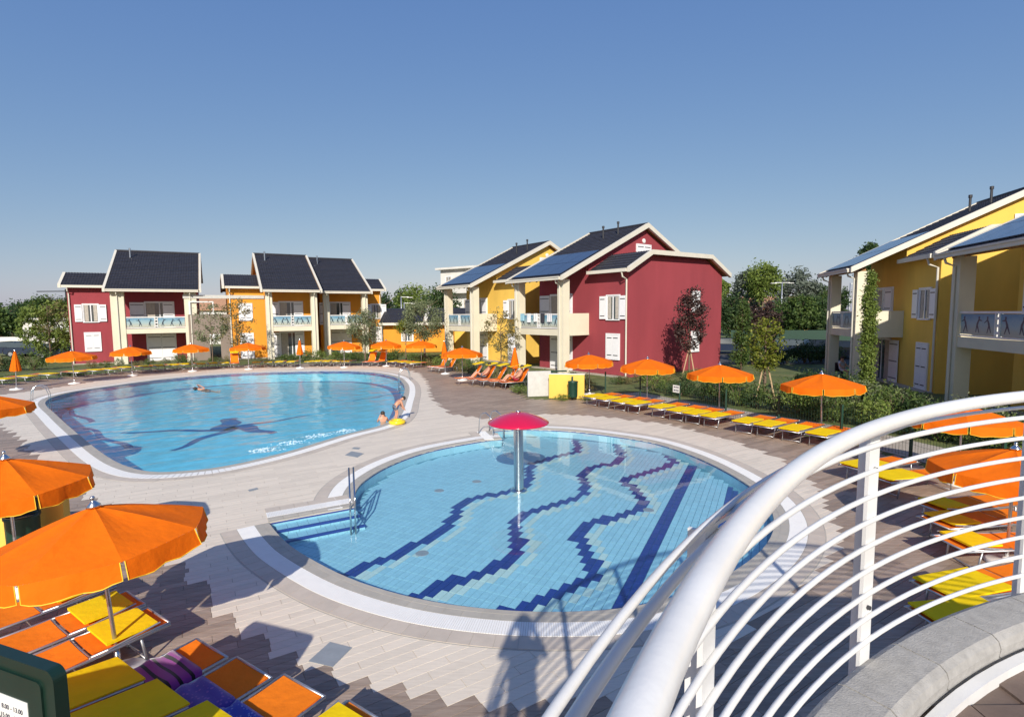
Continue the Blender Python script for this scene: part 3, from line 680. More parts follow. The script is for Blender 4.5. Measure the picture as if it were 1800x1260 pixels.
block('villa','pale orange villa far right between the tall trees',(42,96,0),R(-10),12,9,4.6,'w_orange',2,False)
o=MB().box(-9,9,-.15,.15,0,1.7).build('boundary_wall',M['w_white']); o.location=(-58,61,0); o.rotation_euler=(0,0,R(10)); tag(o,'long white boundary wall beyond the lawn at far left','wall')
o=MB().box(-9,9,-.04,.04,0,2.0).build('screen_fence',M['green_metal']); o.location=(31,52,0); o.rotation_euler=(0,0,R(-18)); tag(o,'dark green screen fence behind the car park at right','fence')
# ---------------------------------------------------------------- parasols
def make_parasol():
    P=empty('parasol'); RR,zt,zr_,n=1.18,1.95,1.60,8
    cb=MB(); rows=7; seg=6
    def pt(a,f):
        q=(a*n/(2*math.pi))%1.0; k=4*q*(1-q)                 # 0 at seams, 1 mid panel
        rr=RR*f*(1-.055*k*f); z=zt-(zt-zr_)*(f**1.18)-.035*k*math.sin(math.pi*min(f,1))*1.0
        return (rr*math.cos(a),rr*math.sin(a),z)
    fs=[.03]+[i/rows for i in range(1,rows+1)]
    m=n*seg
    for f in fs:
        for j in range(m): cb.v.append(pt(2*math.pi*j/m,f))
    for i in range(rows):
        for j in range(m):
            j2=(j+1)%m; cb.f.append((i*m+j,i*m+j2,(i+1)*m+j2,(i+1)*m+j))
    can=cb.build('canopy',M['orange'],P); 
    rr=random.Random(5)
    for k in range(n):
        vb=MB(); tb_=[]; s=10; top=[]; bot=[]
        for i in range(s+1):
            a=2*math.pi*(k+.025+.95*i/s)/n; x,y,z=pt(a,1.0); q=i/s
            d=.19+.02*math.sin(q*math.pi)-.012*math.cos(q*4*math.pi); out=.02+.018*math.sin(q*7+k)
            c=.012*math.sin(q*19+k*2); top.append((x,y,z)); bot.append((x*(1+out+c),y*(1+out+c),z-d))
        vb.v=top+[tuple((Vector(t)+Vector(b_))/2*1.0+Vector((t[0],t[1],0))*.006*math.sin(i*1.7)) for i,(t,b_) in enumerate(zip(top,bot))]+bot
        q=s+1
        for i in range(s):
            vb.f+= [(i,i+1,q+i+1,q+i),(q+i,q+i+1,2*q+i+1,2*q+i)]
        va=vb.build('valance',M['orange'],P,True)
        MB().tube([top[0]]+bot+[top[-1]],.006,5).build('piping',M['trim_yellow'],va)
    MB().lathe([(0,.12),(.022,.115),(.03,.095),(.02,.075),(.028,.06),(.075,.02),(.08,-.005),(0,-.01)],14,(0,0,zt)).build('finial',M['steel'],P,True)
    for k in range(n):
        a=2*math.pi*k/n; x,y,z=pt(a,.99); x1,y1,z1=pt(a,.04)
        MB().bar((x1,y1,z1-.03),(x,y,z-.02),.007,5).build('rib',M['alu'],P)
    MB().tube([(0,0,.05),(0,0,zt)],.024,12).build('pole',M['alu'],P,True); MB().tube([(0,0,.05),(0,0,.32)],.032,12).build('socket',M['steel'],P,True)
    MB().lathe([(.30,0),(.31,.03),(.27,.06),(.06,.08),(.05,.12),(0,.12)],20).build('base',M['plaswhite'],P,True)
    return P
def make_closed():
    P=empty('closed_parasol'); b=MB(); n=24
    for i,(z,r) in enumerate(((2.12,.03),(2.0,.06),(1.7,.11),(1.4,.16),(1.15,.20),(1.02,.21))):
        for j in range(n):
            q=2*math.pi*j/n; rr=r*(1+.22*math.cos(q*8)*(1 if i>0 else 0)); b.v.append((rr*math.cos(q),rr*math.sin(q),z+(.03*math.cos(q*8) if i==5 else 0)))
    for i in range(5):
        for j in range(n): j2=(j+1)%n; b.f.append((i*n+j,i*n+j2,(i+1)*n+j2,(i+1)*n+j))
    b.build('folded_canopy',M['orange'],P,True); MB().tube([(0,0,.05),(0,0,2.1)],.024,10).build('pole',M['alu'],P,True)
    MB().lathe([(0,.1),(.03,.08),(.02,.03),(.04,0)],12,(0,0,2.12)).build('finial',M['steel'],P,True)
    MB().lathe([(.30,0),(.31,.03),(.27,.06),(.06,.08),(.05,.12),(0,.12)],20).build('base',M['plaswhite'],P,True)
    return P
par=make_parasol(); clo=make_closed(); first=[True,True]
def parasol(x,y,label,rz=0,tilt=(0,0),closed=False,s=1.0,z=0,zs=1.0):
    k=1 if closed else 0; src=(clo if closed else par); o=src if first[k] else copy_tree(src); first[k]=False
    o.location=(x,y,z); jr=random.Random(label); o.rotation_euler=(tilt[0]+R(jr.uniform(-1.6,1.6)),tilt[1]+R(jr.uniform(-1.6,1.6)),rz); o.scale=(s,s,zs); tag(o,label,'parasol','orange parasols round the pools'); return o
FARL=['far left, in front of the dark red house','before the left pillar of the far red house','before the right pillar of the far red house','in front of the orange house window','in front of the right half of the orange pair','beside the first olive tree','in front of the low orange building','in front of the left yellow solar house']
far=[(122,31.6,0),(226,35.5,.3),(333,38,.1),(433,39,.5),(602,39.8,.2),(677,40.5,.7),(739,40,.4),(811,31.5,.1)]
for (px,Y,rz),t in zip(far,FARL):
    p=D(px,560,Y); parasol(p.x,Y,'open orange parasol '+t,rz)
for (px,Y,rz),t in zip([(1037,25.6,.2),(1139,23.0,.1),(1268,20.2,.5),(1452,17.0,.3),(1704,11.9,.2),(1800,8.1,.15)],['nearest the yellow shower wall','second along the right fence','third along the right fence','fourth along the right fence, nearest the handrail','behind the railing, the farther of two','behind the railing at the right picture edge']):
    p=D(px,560,Y); k_=.9 if Y<14 else 1.0; parasol(p.x,Y,'open orange parasol '+t,rz,s=k_,zs=.94 if Y<14 else 1.0)
p=G(212,1188); parasol(p.x,p.y,'large open orange parasol nearest the camera at lower left',.05,(R(-1),R(-3.5)),s=.88)
parasol(-7.2,7.5,'open orange parasol just behind the nearest one at left edge',.25,s=.84,zs=1.02); parasol(-14.35,14.2,'open orange parasol cut by the left edge beside the main pool',.1,s=.95)
parasol(-3.75,1.8,'open orange parasol beside the platform, just outside the lower left corner',.2,s=.9,zs=1.14)
for px,Y,t in ((18,29.2,'at the far left before the hedge'),(524,39.6,'before the dark doorway of the orange house'),(781,35,'beside two raised loungers right of the main pool'),(903,28.6,'beside the sunbathers near the concrete panel')):
    p=D(px,560,Y); parasol(p.x,Y,'folded orange parasol '+t,0,closed=True)
# ---------------------------------------------------------------- loungers  (x across, y from foot 0 to head 1.9)
LW,LL,LH=.62,1.92,.36
def sling(y0,y1,z0,z1,m,name,P,th=.012,w=LW-.05,sag=.012):
    b=MB(); n=6
    for i in range(n+1):
        t=i/n; y=y0+(y1-y0)*t; z=z0+(z1-z0)*t-sag*math.sin(math.pi*t)
        for x,dz in ((-w/2,0),(-w/4,-.006),(0,-.009),(w/4,-.006),(w/2,0)): b.v.append((x,y,z+dz))
    for i in range(n):
        for j in range(4): b.f.append((i*5+j,i*5+j+1,i*5+6+j,i*5+5+j))
    k=len(b.v); b.v+=[(x,y,z-th) for x,y,z in b.v]; b.f+=[tuple(q+k for q in f[::-1]) for f in b.f]
    return b.build(name,m,P)
def make_lounger(kind):
    P=empty('sun_lounger'); w=LW/2; r=.016
    up=R(58) if kind=='raised' else (R(9) if kind=='hood' else 0); yb=1.15 if kind!='hood' else .98; Lb=LL-yb
    hy,hz=yb+Lb*math.cos(up),LH+Lb*math.sin(up)
    fr=MB(); 
    for s in (-1,1): fr.tube([(s*w,0,LH),(s*w,LL if not up else yb+.45,LH)],r,8)
    fr.tube([(-w,0,LH),(w,0,LH)],r,8); fr.tube([(-w,yb,LH-.01),(w,yb,LH-.01)],r,8); fr.tube([(-w,.62,LH-.012),(w,.62,LH-.012)],r*.8,8)
    fr.build('frame',M['alu'],P,True)
    bf=MB()
    for s in (-1,1): bf.tube([(s*(w-.025),yb,LH+.012),(s*(w-.025),hy,hz+.012)],r*.9,8)
    bf.tube([(-w+.025,hy,hz+.012),(w-.025,hy,hz+.012)],r*.9,8); bf.build('back_frame',M['alu'],P,True)
    sling(.02,.60,LH+.016,LH+.016,M['orange_dark'],'sling',P); sling(.64,yb-.02,LH+.016,LH+.016,M['orange_dark'],'sling',P)
    sling(yb+.02,hy-.01*math.cos(up),LH+.03,hz+.02,M['orange_dark'],'sling',P,w=LW-.09)
    for y,dy in ((.24,-.06),(1.62 if not up else 1.5,.06)):
        for s in (-1,1): MB().tube([(s*(w-.03),y,LH-.005),(s*(w-.05),y+dy,.0)],.015,8).build('leg',M['alu'],P,True)
        MB().tube([(-w+.05,y+dy*.8,.055),(w-.05,y+dy*.8,.055)],.012,6).build('leg_brace',M['alu'],P,True)
    # yellow sun visor at the head end
    if kind=='flat':
        MB().box(-w+.03,w-.03,LL-.62,LL-.12,LH+.055,LH+.085).build('sun_visor',M['yellow'],P)
        for s in (-1,1): MB().tube([(s*(w-.01),LL-.62,LH+.02),(s*(w-.01),LL-.1,LH+.075)],.010,6).build('visor_arm',M['alu'],P)
    elif kind=='long':
        MB().box(-w+.02,w-.02,LL-1.0,LL-.02,LH+.05,LH+.075).build('sun_visor',M['yellow'],P)
        for s in (-1,1): MB().tube([(s*(w-.01),LL-1.0,LH+.02),(s*(w-.01),LL-.1,LH+.06)],.010,6).build('visor_arm',M['alu'],P)
    elif kind=='hood':
        m=Matrix.Translation((0,1.10,.53))@Matrix.Rotation(R(8),4,'X')
        MB().box(-w+.01,w-.01,-.32,.42,.10,.115,m).build('sun_visor',M['yellow'],P)
        MB().box(-w+.01,w-.01,.425,.44,.0,.115,m).build('visor_flap',M['yellow'],P)
        for s in (-1,1): MB().tube([(s*w,1.2,LH),m@Vector((s*w,.3,.09)),m@Vector((s*w,-.3,.09))],.010,6).build('visor_arm',M['alu'],P)
    else:
        m=Matrix.Translation((0,hy,hz+.04))@Matrix.Rotation(R(12),4,'X')
        MB().box(-w+.02,w-.02,-.42,.16,.12,.14,m).build('sun_visor',M['yellow'],P)
        for s in (-1,1): MB().tube([(s*w,hy-.1*math.cos(up),hz-.15),m@Vector((s*w,0,.12)),m@Vector((s*w,-.4,.12))],.010,6).build('visor_arm',M['alu'],P)
    return P
LP={k:make_lounger(k) for k in ('flat','raised','hood','long')}; lfirst={k:True for k in LP}
def lounger(kind,foot,ang,label,group):      # foot: middle of foot end; ang: direction foot->head
    o=LP[kind] if lfirst[kind] else copy_tree(LP[kind]); lfirst[kind]=False
    jr=random.Random(label); o.location=(foot[0]+jr.uniform(-.04,.04),foot[1]+jr.uniform(-.04,.04),0); o.rotation_euler=(0,0,ang-math.pi/2+jr.uniform(-.035,.035)); tag(o,label,'sun lounger',group); return o
# row along the right fence: heads (yellow) towards the pool
ra=G(1030,714).xy; rb=G(1432,788).xy; rt=(rb-ra).normalized(); rn=Vector((-rt.y,rt.x)); 
if rn.y<0: rn=-rn
n=12; step=(rb-ra).length/(n-1+.84)
for i in range(n):
    hd=ra+rt*(step*(i+.42*(i//4))); ft=hd+rn*LL; d=-rn
    lounger('long',ft,math.atan2(d.y,d.x),'flat orange and yellow lounger, %s from the left along the right fence'%ORD[i],'loungers along the right fence')
# behind the railing
for i,(hx,hy_,ax,ay,lb,kd) in enumerate(((1492,822,1580,808,'first','long'),(1545,842,1650,830,'second','long'),(1622,890,1740,880,'third','flat'),(1640,918,1790,905,'fourth','flat'),(1668,958,1830,950,'fifth','flat'),(1635,1040,1800,1010,'sixth','long'),(1625,1090,1800,1075,'seventh','long'))):
    h=G(hx,hy_,LH).xy; t=(G(ax,ay,LH).xy-h).normalized(); ft=h+t*LL; d=-t
    lounger(kd,ft,math.atan2(d.y,d.x),'orange and yellow lounger seen through the railing, %s from the top'%lb,'loungers seen through the railing')
# near left cluster
nl=Vector((math.cos(R(57)),math.sin(R(57)))); 
near=[((281,1080),'flat',1,'near lounger with flat yellow visor beside the big parasol pole, right one'),((237,1048),'flat',1,'near lounger with flat yellow visor under the big parasol, left one'),((190,1018),'flat',1,'near lounger mostly hidden under the big parasol'),
((372,1140),'hood',-1,'near lounger with purple striped towel and raised yellow hood'),((452,1172),'hood',-1,'near lounger with violet towel, half in parasol shade'),((527,1205),'hood',-1,'near lounger with blue towel and sunlit orange foot end'),((652,1252),'flat',1,'near lounger cut by the bottom edge right of the blue towel')]
for (px,py),kd,sg,lb in near:
    e=G(px,py,LH).xy; d=nl*sg; ft=(e-nl*LL) if sg>0 else e
    lounger(kd,ft,math.atan2(d.y,d.x),'orange '+lb,'loungers nearest the camera')
# far row round the back of the main pool
NBIG=outward(BIG,BIG,True); cnt=0
fl=[(-20,684),(20,678),(60,673),(98,668),(146,664),(176,661),(205,659),(228,656),(262,654.5),(285,653),(308,651.5),(330,650),(357,649.5),(375,648.5),(394,648),(414,647.5),(450,647),(470,646.5),(490,646),(510,646),(540,645.5),(556,645),(572,645),(590,645),(606,645),(640,645),(656,645),(686,645.5),(702,646.5),(718,648),(752,654),(764,656)]
for i,(px,py) in enumerate(fl):
    c=G(px,py).xy; j=min(range(len(BIG)),key=lambda k:(BIG[k]-c).length); nn=NBIG[j]
    kd='raised' if i in (15,25,26,30,31) else 'long'
    if kd=='raised': ft=c; d=nn
    else: ft=c+nn*LL; d=-nn
    lounger(kd,ft,math.atan2(d.y,d.x),('raised orange lounger' if kd=='raised' else 'flat yellow-topped lounger')+', %s from the left in the far poolside row'%(ORD[i] if i<30 else ('thirty-first','thirty-second')[i-30]),'loungers in the far row')
# sunbathers' loungers
for i,(px,py,kd) in enumerate(((800,676,'raised'),(822,678,'raised'),(842,680,'raised'),(860,682,'raised'),(878,684,'raised'))):
    c=G(px,py).xy; a=R(20); lounger(kd,c,a,'raised orange lounger, %s from the left in the sunbathers group'%ORD[i],'sunbathers loungers')
# ---------------------------------------------------------------- towels
def towel(name,label,foot,ang,y0,y1,mat,cover=.0,lift=.05):
    b=MB(); nx,ny=14,16; rr=random.Random(name+label)
    for j in range(ny+1):
        for i in range(nx+1):
            u=-.5+i/nx; y=y0+(y1-y0)*j/ny; x=u*.92; ed=max(0,abs(x)-.31); x=math.copysign(min(abs(x),.315+.25*ed),x)
            z=LH+.045-ed*1.05+.012*math.sin(u*11+j*.7)+.010*math.sin(j*1.3+u*5)+max(0,(y-.98))*.16
            b.v.append((x,y+.015*math.sin(u*9),z))
    for j in range(ny):
        for i in range(nx): q=j*(nx+1)+i; b.f.append((q,q+1,q+nx+2,q+nx+1))
    o=b.build(name,mat,None,True); md=o.modifiers.new('t','SOLIDIFY'); md.thickness=.008
    o.location=(foot[0],foot[1],0); o.rotation_euler=(0,0,ang-math.pi/2); tag(o,label,'towel'); return o
def stripemat(name,c1,c2,axis=1,scale=9,duty=.35,noise=0,pat=None):
    m,t,p,N,L=newmat(name); tc=N.new('ShaderNodeTexCoord'); sp=N.new('ShaderNodeSeparateXYZ'); L.new(tc.outputs['Object'],sp.inputs[0])
    if pat=='dots':
        vo=N.new('ShaderNodeTexVoronoi'); vo.inputs['Scale'].default_value=scale; L.new(tc.outputs['Object'],vo.inputs[0]); src=vo.outputs[0]
    else:
        mu=N.new('ShaderNodeMath'); mu.operation='MULTIPLY'; mu.inputs[1].default_value=scale; L.new(sp.outputs[axis],mu.inputs[0]); fr=N.new('ShaderNodeMath'); fr.operation='FRACT'; L.new(mu.outputs[0],fr.inputs[0]); src=fr.outputs[0]
    lt=N.new('ShaderNodeMath'); lt.operation='LESS_THAN'; lt.inputs[1].default_value=duty; L.new(src,lt.inputs[0])
    mx=N.new('ShaderNodeMix'); mx.data_type='RGBA'; mx.inputs[6].default_value=(*c1,1); mx.inputs[7].default_value=(*c2,1); L.new(lt.outputs[0],mx.inputs[0]); L.new(mx.outputs[2],p.inputs['Base Color']); p.inputs['Roughness'].default_value=.95; p.inputs['Specular IOR Level'].default_value=.1
    p.inputs['Sheen Weight'].default_value=.4; return m
na=math.atan2(-nl.y,-nl.x)
for (px,py),nm,y0,y1,mt in (((372,1140),'purple towel with black stripes draped over a near lounger',.26,.95,stripemat('towel_purple',(.22,.03,.22),(.01,.008,.012),1,9,.3)),((452,1172),'violet patterned towel spread on a near lounger',.40,1.0,stripemat('towel_violet',(.075,.05,.30),(.20,.10,.36),1,24,.3,pat='dots')),((527,1205),'blue patterned towel on the near lounger at the bottom edge',.46,1.0,stripemat('towel_blue',(.02,.06,.42),(.16,.25,.55),1,30,.3,pat='dots'))):
    e=G(px,py,LH).xy; towel('towel',nm,e,na,y0,y1,mt)
# ---------------------------------------------------------------- water mushroom
mc=G(912,862,ZK); W_=tag(empty('water_mushroom',(mc.x,mc.y,ZK)),'red mushroom fountain on a steel column in the round pool','fountain')
zr0=1.42-ZK
MB().lathe([(.0,.23),(.05,.228),(.06,.26),(.03,.27),(.0,.27)],16,(0,0,zr0)).build('nozzle',M['steel'],W_,True)
MB().lathe([(.02,.236),(.16,.226),(.34,.18),(.52,.11),(.66,.038),(.72,.0),(.725,-.02),(.70,-.035),(.5,-.07),(.2,-.10),(.12,-.10)],48,(0,0,zr0)).build('cap',M['red'],W_,True)
MB().lathe([(.115,0),(.115,zr0-.09)],28).build('column',M['steel'],W_,True); MB().lathe([(.20,0),(.20,.035),(.12,.05)],28).build('base_flange',M['steel'],W_,True)
# ---------------------------------------------------------------- ladders and handrails
def handrail(name,label,pts_list,r=.018):
    o0=pts_list[0][0]; P=tag(empty(name,(o0[0],o0[1],0)),label,'handrail')
    for pts in pts_list:
        q=[Vector(p)-Vector((o0[0],o0[1],0)) for p in pts]; MB().tube(q,r,10).build('rail_tube',M['steel'],P,True)
    return P
h0=e1+et*-.12+en*.05
def steprail(off):
    b_=h0+et*off; d=Vector((.30,-.954))
    top=.86; L2=[(b_.x,b_.y,.0),(b_.x,b_.y,top-.06),(*(b_+d*.05),top),(*(b_+d*.75),.50),(*(b_+d*.80),.42),(*(b_+d*.80),ZK)]; mid=[(*(b_+d*.01),.45),(*(b_+d*.80),.05)]
    return [L2,mid]
handrail('pool_handrail','sloping steel handrail at the steps of the round pool',steprail(0)+steprail(.09))
def ladder(label,pt,din,w_=.5):
    t=Vector((-din.y,din.x)); L_=[]
    for s in (-.5,.5):
        a=pt+t*(s*w_); L_.append([(*(a-din*.55),0),(*(a-din*.52),.45),(*(a-din*.42),.68),(*(a-din*.22),.74),(*(a-din*.0),.62),(*(a+din*.10),.3),(*(a+din*.10),-.75)])
    P=handrail('pool_ladder',label,L_)
    for z in (-.2,-.45,-.7):
        a=pt+din*.10-t*(.5*w_); c=pt+din*.10+t*(.5*w_); o0=P.location
        MB().tube([(a.x-o0.x,a.y-o0.y,z),(c.x-o0.x,c.y-o0.y,z)],.02,6).build('rung',M['steel'],P)
def nearest(Pl,q):
    j=min(range(len(Pl)),key=lambda k:(Pl[k]-q).length); return j
j=nearest(BIG,G(84,704).xy); ladder('steel ladder at the left corner of the main pool',BIG[j],-NBIG[j])
j=nearest(BIG,G(705,668).xy); ladder('steel ladder at the far right corner of the main pool',BIG[j],-NBIG[j])
ladder('small steel ladder behind the red mushroom fountain',G(872,764).xy,Vector((.75,-.66)),.5)
# ---------------------------------------------------------------- jets of foam
for i,(px,py,sx) in enumerate(((462,791,1),(508,778.5,1),(556,766,1),(606,757.5,1))):
    c=G(px,py); b=MB(); rr=random.Random(i); dirx=Vector((.85,.53))
    for k in range(85):
        u=rr.gauss(0,.25)*sx; v=rr.gauss(0,.12); r=rr.uniform(.010,.034)*(1-min(.6,abs(u)*.5)); p=c.xy+dirx*u+Vector((-dirx.y,dirx.x))*v
        z=-.03+max(0,.10-.12*abs(u)-.25*abs(v))*rr.random()
        vs=[(p.x+r*1.5*math.cos(q)*dirx.x,p.y+r*1.2*math.sin(q),z+(.5*r if q0 else 0)) for q0,q in ((0,0),(0,1.57),(0,3.14),(0,4.71))]
        b.add(vs+[(p.x,p.y,z+r*.8)],[(0,1,4),(1,2,4),(2,3,4),(3,0,4)])
    o=b.build('foam',M['foam']); tag(o,'white foam of a water jet in the main pool, %s from the left'%ORD[i],'foam',kind='stuff')
# ---------------------------------------------------------------- low shower walls and bins
def bin_(loc,label):
    P=tag(empty('litter_bin',loc),label,'bin')
    MB().lathe([(0,.12),(.19,.12),(.21,.2),(.22,.80),(.235,.82),(.235,.86),(.20,.86),(.19,.82),(.18,.25),(0,.22)],20).build('body',M['green_metal'],P,True); MB().lathe([(.19,.80),(.0,.80)],20).build('liner',M['black'],P)
    MB().box(-.04,.04,.2,.26,0,1.05).build('post',M['green_metal'],P); return P
p=D(996,690,24.6); P=tag(empty('shower_wall',(p.x,24.6,0),R(-12)),'low yellow panel wall with white edge beside the concrete panel','wall')
MB().box(-.82,.82,-.06,.06,.0,1.12).build('panel',M['w_yellow'],P); MB().box(-.84,.84,-.075,.075,1.12,1.16).build('cap',M['w_white'],P)
p=D(957,690,25.4); P=tag(empty('concrete_panel',(p.x,25.4,0),R(10)),'pale concrete panel with steel frame left of the yellow wall','wall')
MB().box(-.82,.3,-.08,.08,0,1.2).build('panel',M['concrete'],P); MB().box(.3,1.1,-.05,.05,1.14,1.2).box(.34,.40,-.05,.05,0,1.14).build('frame',M['green_metal'],P)
p=D(1007,690,24.1); bin_((p.x,24.1,0),'dark green litter bin in front of the yellow shower wall')
P=tag(empty('shower_wall',(-8.4,8.75,0),R(3)),'low yellow wall with pale cap behind the nearest parasol','wall'); MB().box(-1.3,.85,-.07,.07,0,1.06).build('panel',M['w_yellow'],P); MB().box(-1.32,.87,-.1,.1,1.06,1.1).build('cap',M['concrete'],P)
bin_((-7.85,8.3,0),'dark litter bin in front of the yellow wall at left edge')
# ---------------------------------------------------------------- notice board
P=tag(empty('notice_board',(-3.10,3.05,.0),R(-20)),'dark green notice board with a printed sheet at the lower left corner','sign')
def rbox(b,w_,z0,z1,y0,y1,r=.065):
    pts=[]
    for cx,cz,a0 in ((w_-r,z1-r,0),(-w_+r,z1-r,90),(-w_+r,z0+r,180),(w_-r,z0+r,270)):
        for k in range(7): a=R(a0+15*k); pts.append((cx+r*math.cos(a),cz+r*math.sin(a)))
    n=len(pts)
    vs=[(x,y0,z) for x,z in pts]+[(x,y1,z) for x,z in pts]; b.add(vs,[tuple(range(n)),tuple(range(n,2*n))[::-1]]+[(i,(i+1)%n,n+(i+1)%n,n+i) for i in range(n)]); return b
rbox(MB(),.50,.95,1.98,0,.07).build('case',M['board'],P); rbox(MB(),.40,1.03,1.90,-.012,0,.04).build('door',M['board'],P)
MB().box(-.30,.27,-.016,-.0125,1.15,1.75).build('sheet',M['paper'],P)
tx=[('8.00 - 13.00',.02,1.665,.042),('15.00 - 20.00',.0,1.605,.042)]
for s,x,z,sz in tx:
    cu=bpy.data.curves.new('lettering','FONT'); cu.body=s; cu.size=sz; cu.extrude=.0008; cu.materials.append(M['ink']); o=bpy.data.objects.new('lettering',cu); col.objects.link(o)
    bpy.context.view_layer.update(); me=bpy.data.meshes.new_from_object(o); bpy.data.objects.remove(o); t=place('lettering',me,P,(x,-.0175,z)); t.rotation_euler=(R(90),0,0)
MB().box(-.29,.24,-.0185,-.0165,1.575,1.583).build('rule_line',M['inkgreen'],P)
for x in (-.42,.42): MB().box(x-.03,x+.03,.01,.06,0,.95).build('post',M['green_metal'],P)
# ---------------------------------------------------------------- right fence, path, little sign
fpx=[(1064,694),(1125,707),(1194,720.5),(1275,736),(1368,752),(1478,774),(1600,806),(1760,858)]
FP=[G(*p).xy for p in fpx]; Fe=tag(empty('mesh_fence',(*FP[0],0)),'dark green wire mesh fence behind the right-hand loungers','fence')
def lf(o): o.matrix_parent_inverse=Matrix.Translation((-FP[0].x,-FP[0].y,0)); return o
for i,p in enumerate(FP):
    lf(MB().box(p.x-.03,p.x+.03,p.y-.03,p.y+.03,0,1.12).build('post',M['green_metal'],Fe))
    if i+1<len(FP):
        q=FP[i+1]; b=MB(); L_=(q-p).length; n=int(L_/.09)
        for k in range(n): s=p.lerp(q,(k+.5)/n); b.box(s.x-.0025,s.x+.0025,s.y-.0025,s.y+.0025,.05,1.05)
        for z in (.08,.4,.72,1.04): b.bar((p.x,p.y,z),(q.x,q.y,z),.003,4)
        o=lf(b.build('wire_panel',M['green_metal'],Fe)); o['kind']='stuff'
tn=[(FP[min(i+1,len(FP)-1)]-FP[max(i-1,0)]).normalized() for i in range(len(FP))]; nrm=[Vector((-t.y,t.x)) for t in tn]; nrm=[n if n.y>0 else -n for n in nrm]
poly=[p+n*.12 for p,n in zip(FP,nrm)]+[p+n*2.1 for p,n in zip(FP,nrm)][::-1]
fill('gravel_path',poly,[],-.022,M['gravel'])
sp_=FP[2]-tn[2]*.2; P=tag(empty('fence_sign',(sp_.x,sp_.y-.06,.85),math.atan2(tn[2].y,tn[2].x)),'small white notice plate fixed to the right fence','sign')
MB().box(-.17,.17,-.008,0,-.15,.15).build('plate',M['paper'],P)
for z in (.04,-.09):
    b=MB(); 
    for k in range(3): b.box(-.12+.09*k,-.055+.09*k,-.010,-.0085,z,z+.055)
    b.build('printed_line',M['ink'],P)
# ---------------------------------------------------------------- vegetation
def leafcloud(n,shape,size,seed,clumps=0,flat=.0):
    rr=random.Random(seed); b=MB(); C=[]
    for k in range(clumps): C.append(shape(rr))
    for i in range(n):
        if clumps:
            c,cr=rr.choice(C); d=Vector((rr.gauss(0,1),rr.gauss(0,1),rr.gauss(0,1)))*.5*cr; p=Vector(c)+d
        else: p=Vector(shape(rr)[0])
        if p.z<.02: p.z=.02+abs(p.z)*.3
        nrm_=Vector((rr.gauss(0,1),rr.gauss(0,1),rr.gauss(.35,1))).normalized(); a=nrm_.orthogonal().normalized(); a=Matrix.Rotation(rr.random()*6.28,3,nrm_)@a; c_=nrm_.cross(a); s=size*rr.uniform(.6,1.3)
        b.add([p-a*s*.9,p+c_*s*.42-a*s*.1,p+a*s*.9,p-c_*s*.42+nrm_*s*.12],[(0,1,2,3)])
    return b
def ell(rx,ry,rz,cz,cr=(.2,.4),shell=.55):
    def f(rr):
        while True:
            v=Vector((rr.uniform(-1,1),rr.uniform(-1,1),rr.uniform(-1,1)))
            if v.length<=1: break
        l=v.length or 1; v=v/l*(shell+(1-shell)*l) if rr.random()<.75 else v
        k=rr.uniform(*cr); return (v.x*(rx-k*.6),v.y*(ry-k*.6),cz+v.z*(rz-k*.6)),k
    return f
def mesh_leaf(b,name,mat): return b.mesh(name,mat)
SH=[]
for i,(lf_,n) in enumerate((('shrub',900),('shrub',1100),('mid',900),('dark',1000),('dry',800),('olive',900))):
    SH.append(mesh_leaf(leafcloud(n,ell(.75,.65,.52,.52,(.15,.3)),.058,i+20,26),'shrub_leaves',LEAF[lf_]))
stem=MB()
for k in range(6):
    a=k*1.05; stem.tube([(0,0,0),(.12*math.cos(a),.12*math.sin(a),.3),(.35*math.cos(a),.35*math.sin(a),.7)],[.02,.014,.006],5)
stem_me=stem.mesh('stems',M['trunk'])
def shrub(x,y,label,kind=0,s=1.0,sz=1.0,group=None):
    P=tag(empty('shrub',(x,y,-.03),random.random()*6.28),label,'shrub',group); o=place('foliage',SH[kind],P); o.scale=(s,s,s*sz); q=place('stem',stem_me,P); q.scale=(s,s,s*sz); return P
def row(pts,n,desc,group,kinds,s=(.8,1.2),sz=(.8,1.2),jit=.35,sd=1):
    rr=random.Random(sd); pts=[Vector(p) for p in pts]; tot=sum((b-a).length for a,b in zip(pts,pts[1:]))
    for i in range(n):
        d=tot*(i+.5)/n
        for a,b in zip(pts,pts[1:]):
            L_=(b-a).length
            if d<=L_: p=a.lerp(b,d/L_); break
            d-=L_
        shrub(p.x+rr.uniform(-jit,jit),p.y+rr.uniform(-jit,jit),'%s, %s from the left'%(desc,ORD[i]),rr.choice(kinds),rr.uniform(*s),rr.uniform(*sz),group)
off=lambda d:[p+n*d for p,n in zip(FP,nrm)]
row(off(3.0),26,'green hedge shrub behind the gravel path at right','hedge behind the right fence',(0,1,2,0,3),(.75,1.15),(.75,1.15),.35,3)
row(off(4.6)[3:],9,'taller shrub in the second hedge line at right','second hedge line at right',(0,1,5,3),(.9,1.3),(.9,1.2),.5,4)
row([(-1.0,30.2),(1.6,28.6),(4.2,26.6)],9,'flowering shrub in front of the red solar house','shrubs before the red solar house',(4,2,0,5),(.7,1.0),(.8,1.2),.3,5)
row([(5.2,29.2),(8,29.8),(11,31.8),(14,34.5)],11,'low shrub at the foot of the red end wall','shrubs at the red end wall',(2,0,4),(.55,.8),(.6,.9),.35,6)
row([(-7.2,41),(-4.5,38.8),(-1.8,34)],8,'garden shrub before the left yellow solar house','shrubs before the left yellow solar house',(0,4,5,2),(.8,1.1),(.8,1.2),.4,7)
row([(-19.5,44.8),(-15,45.6),(-9.5,44.6),(-6,42.2)],16,'leafy shrub behind the far loungers','hedge behind the far loungers',(0,1,2,0),(.8,1.2),(.8,1.1),.4,8)
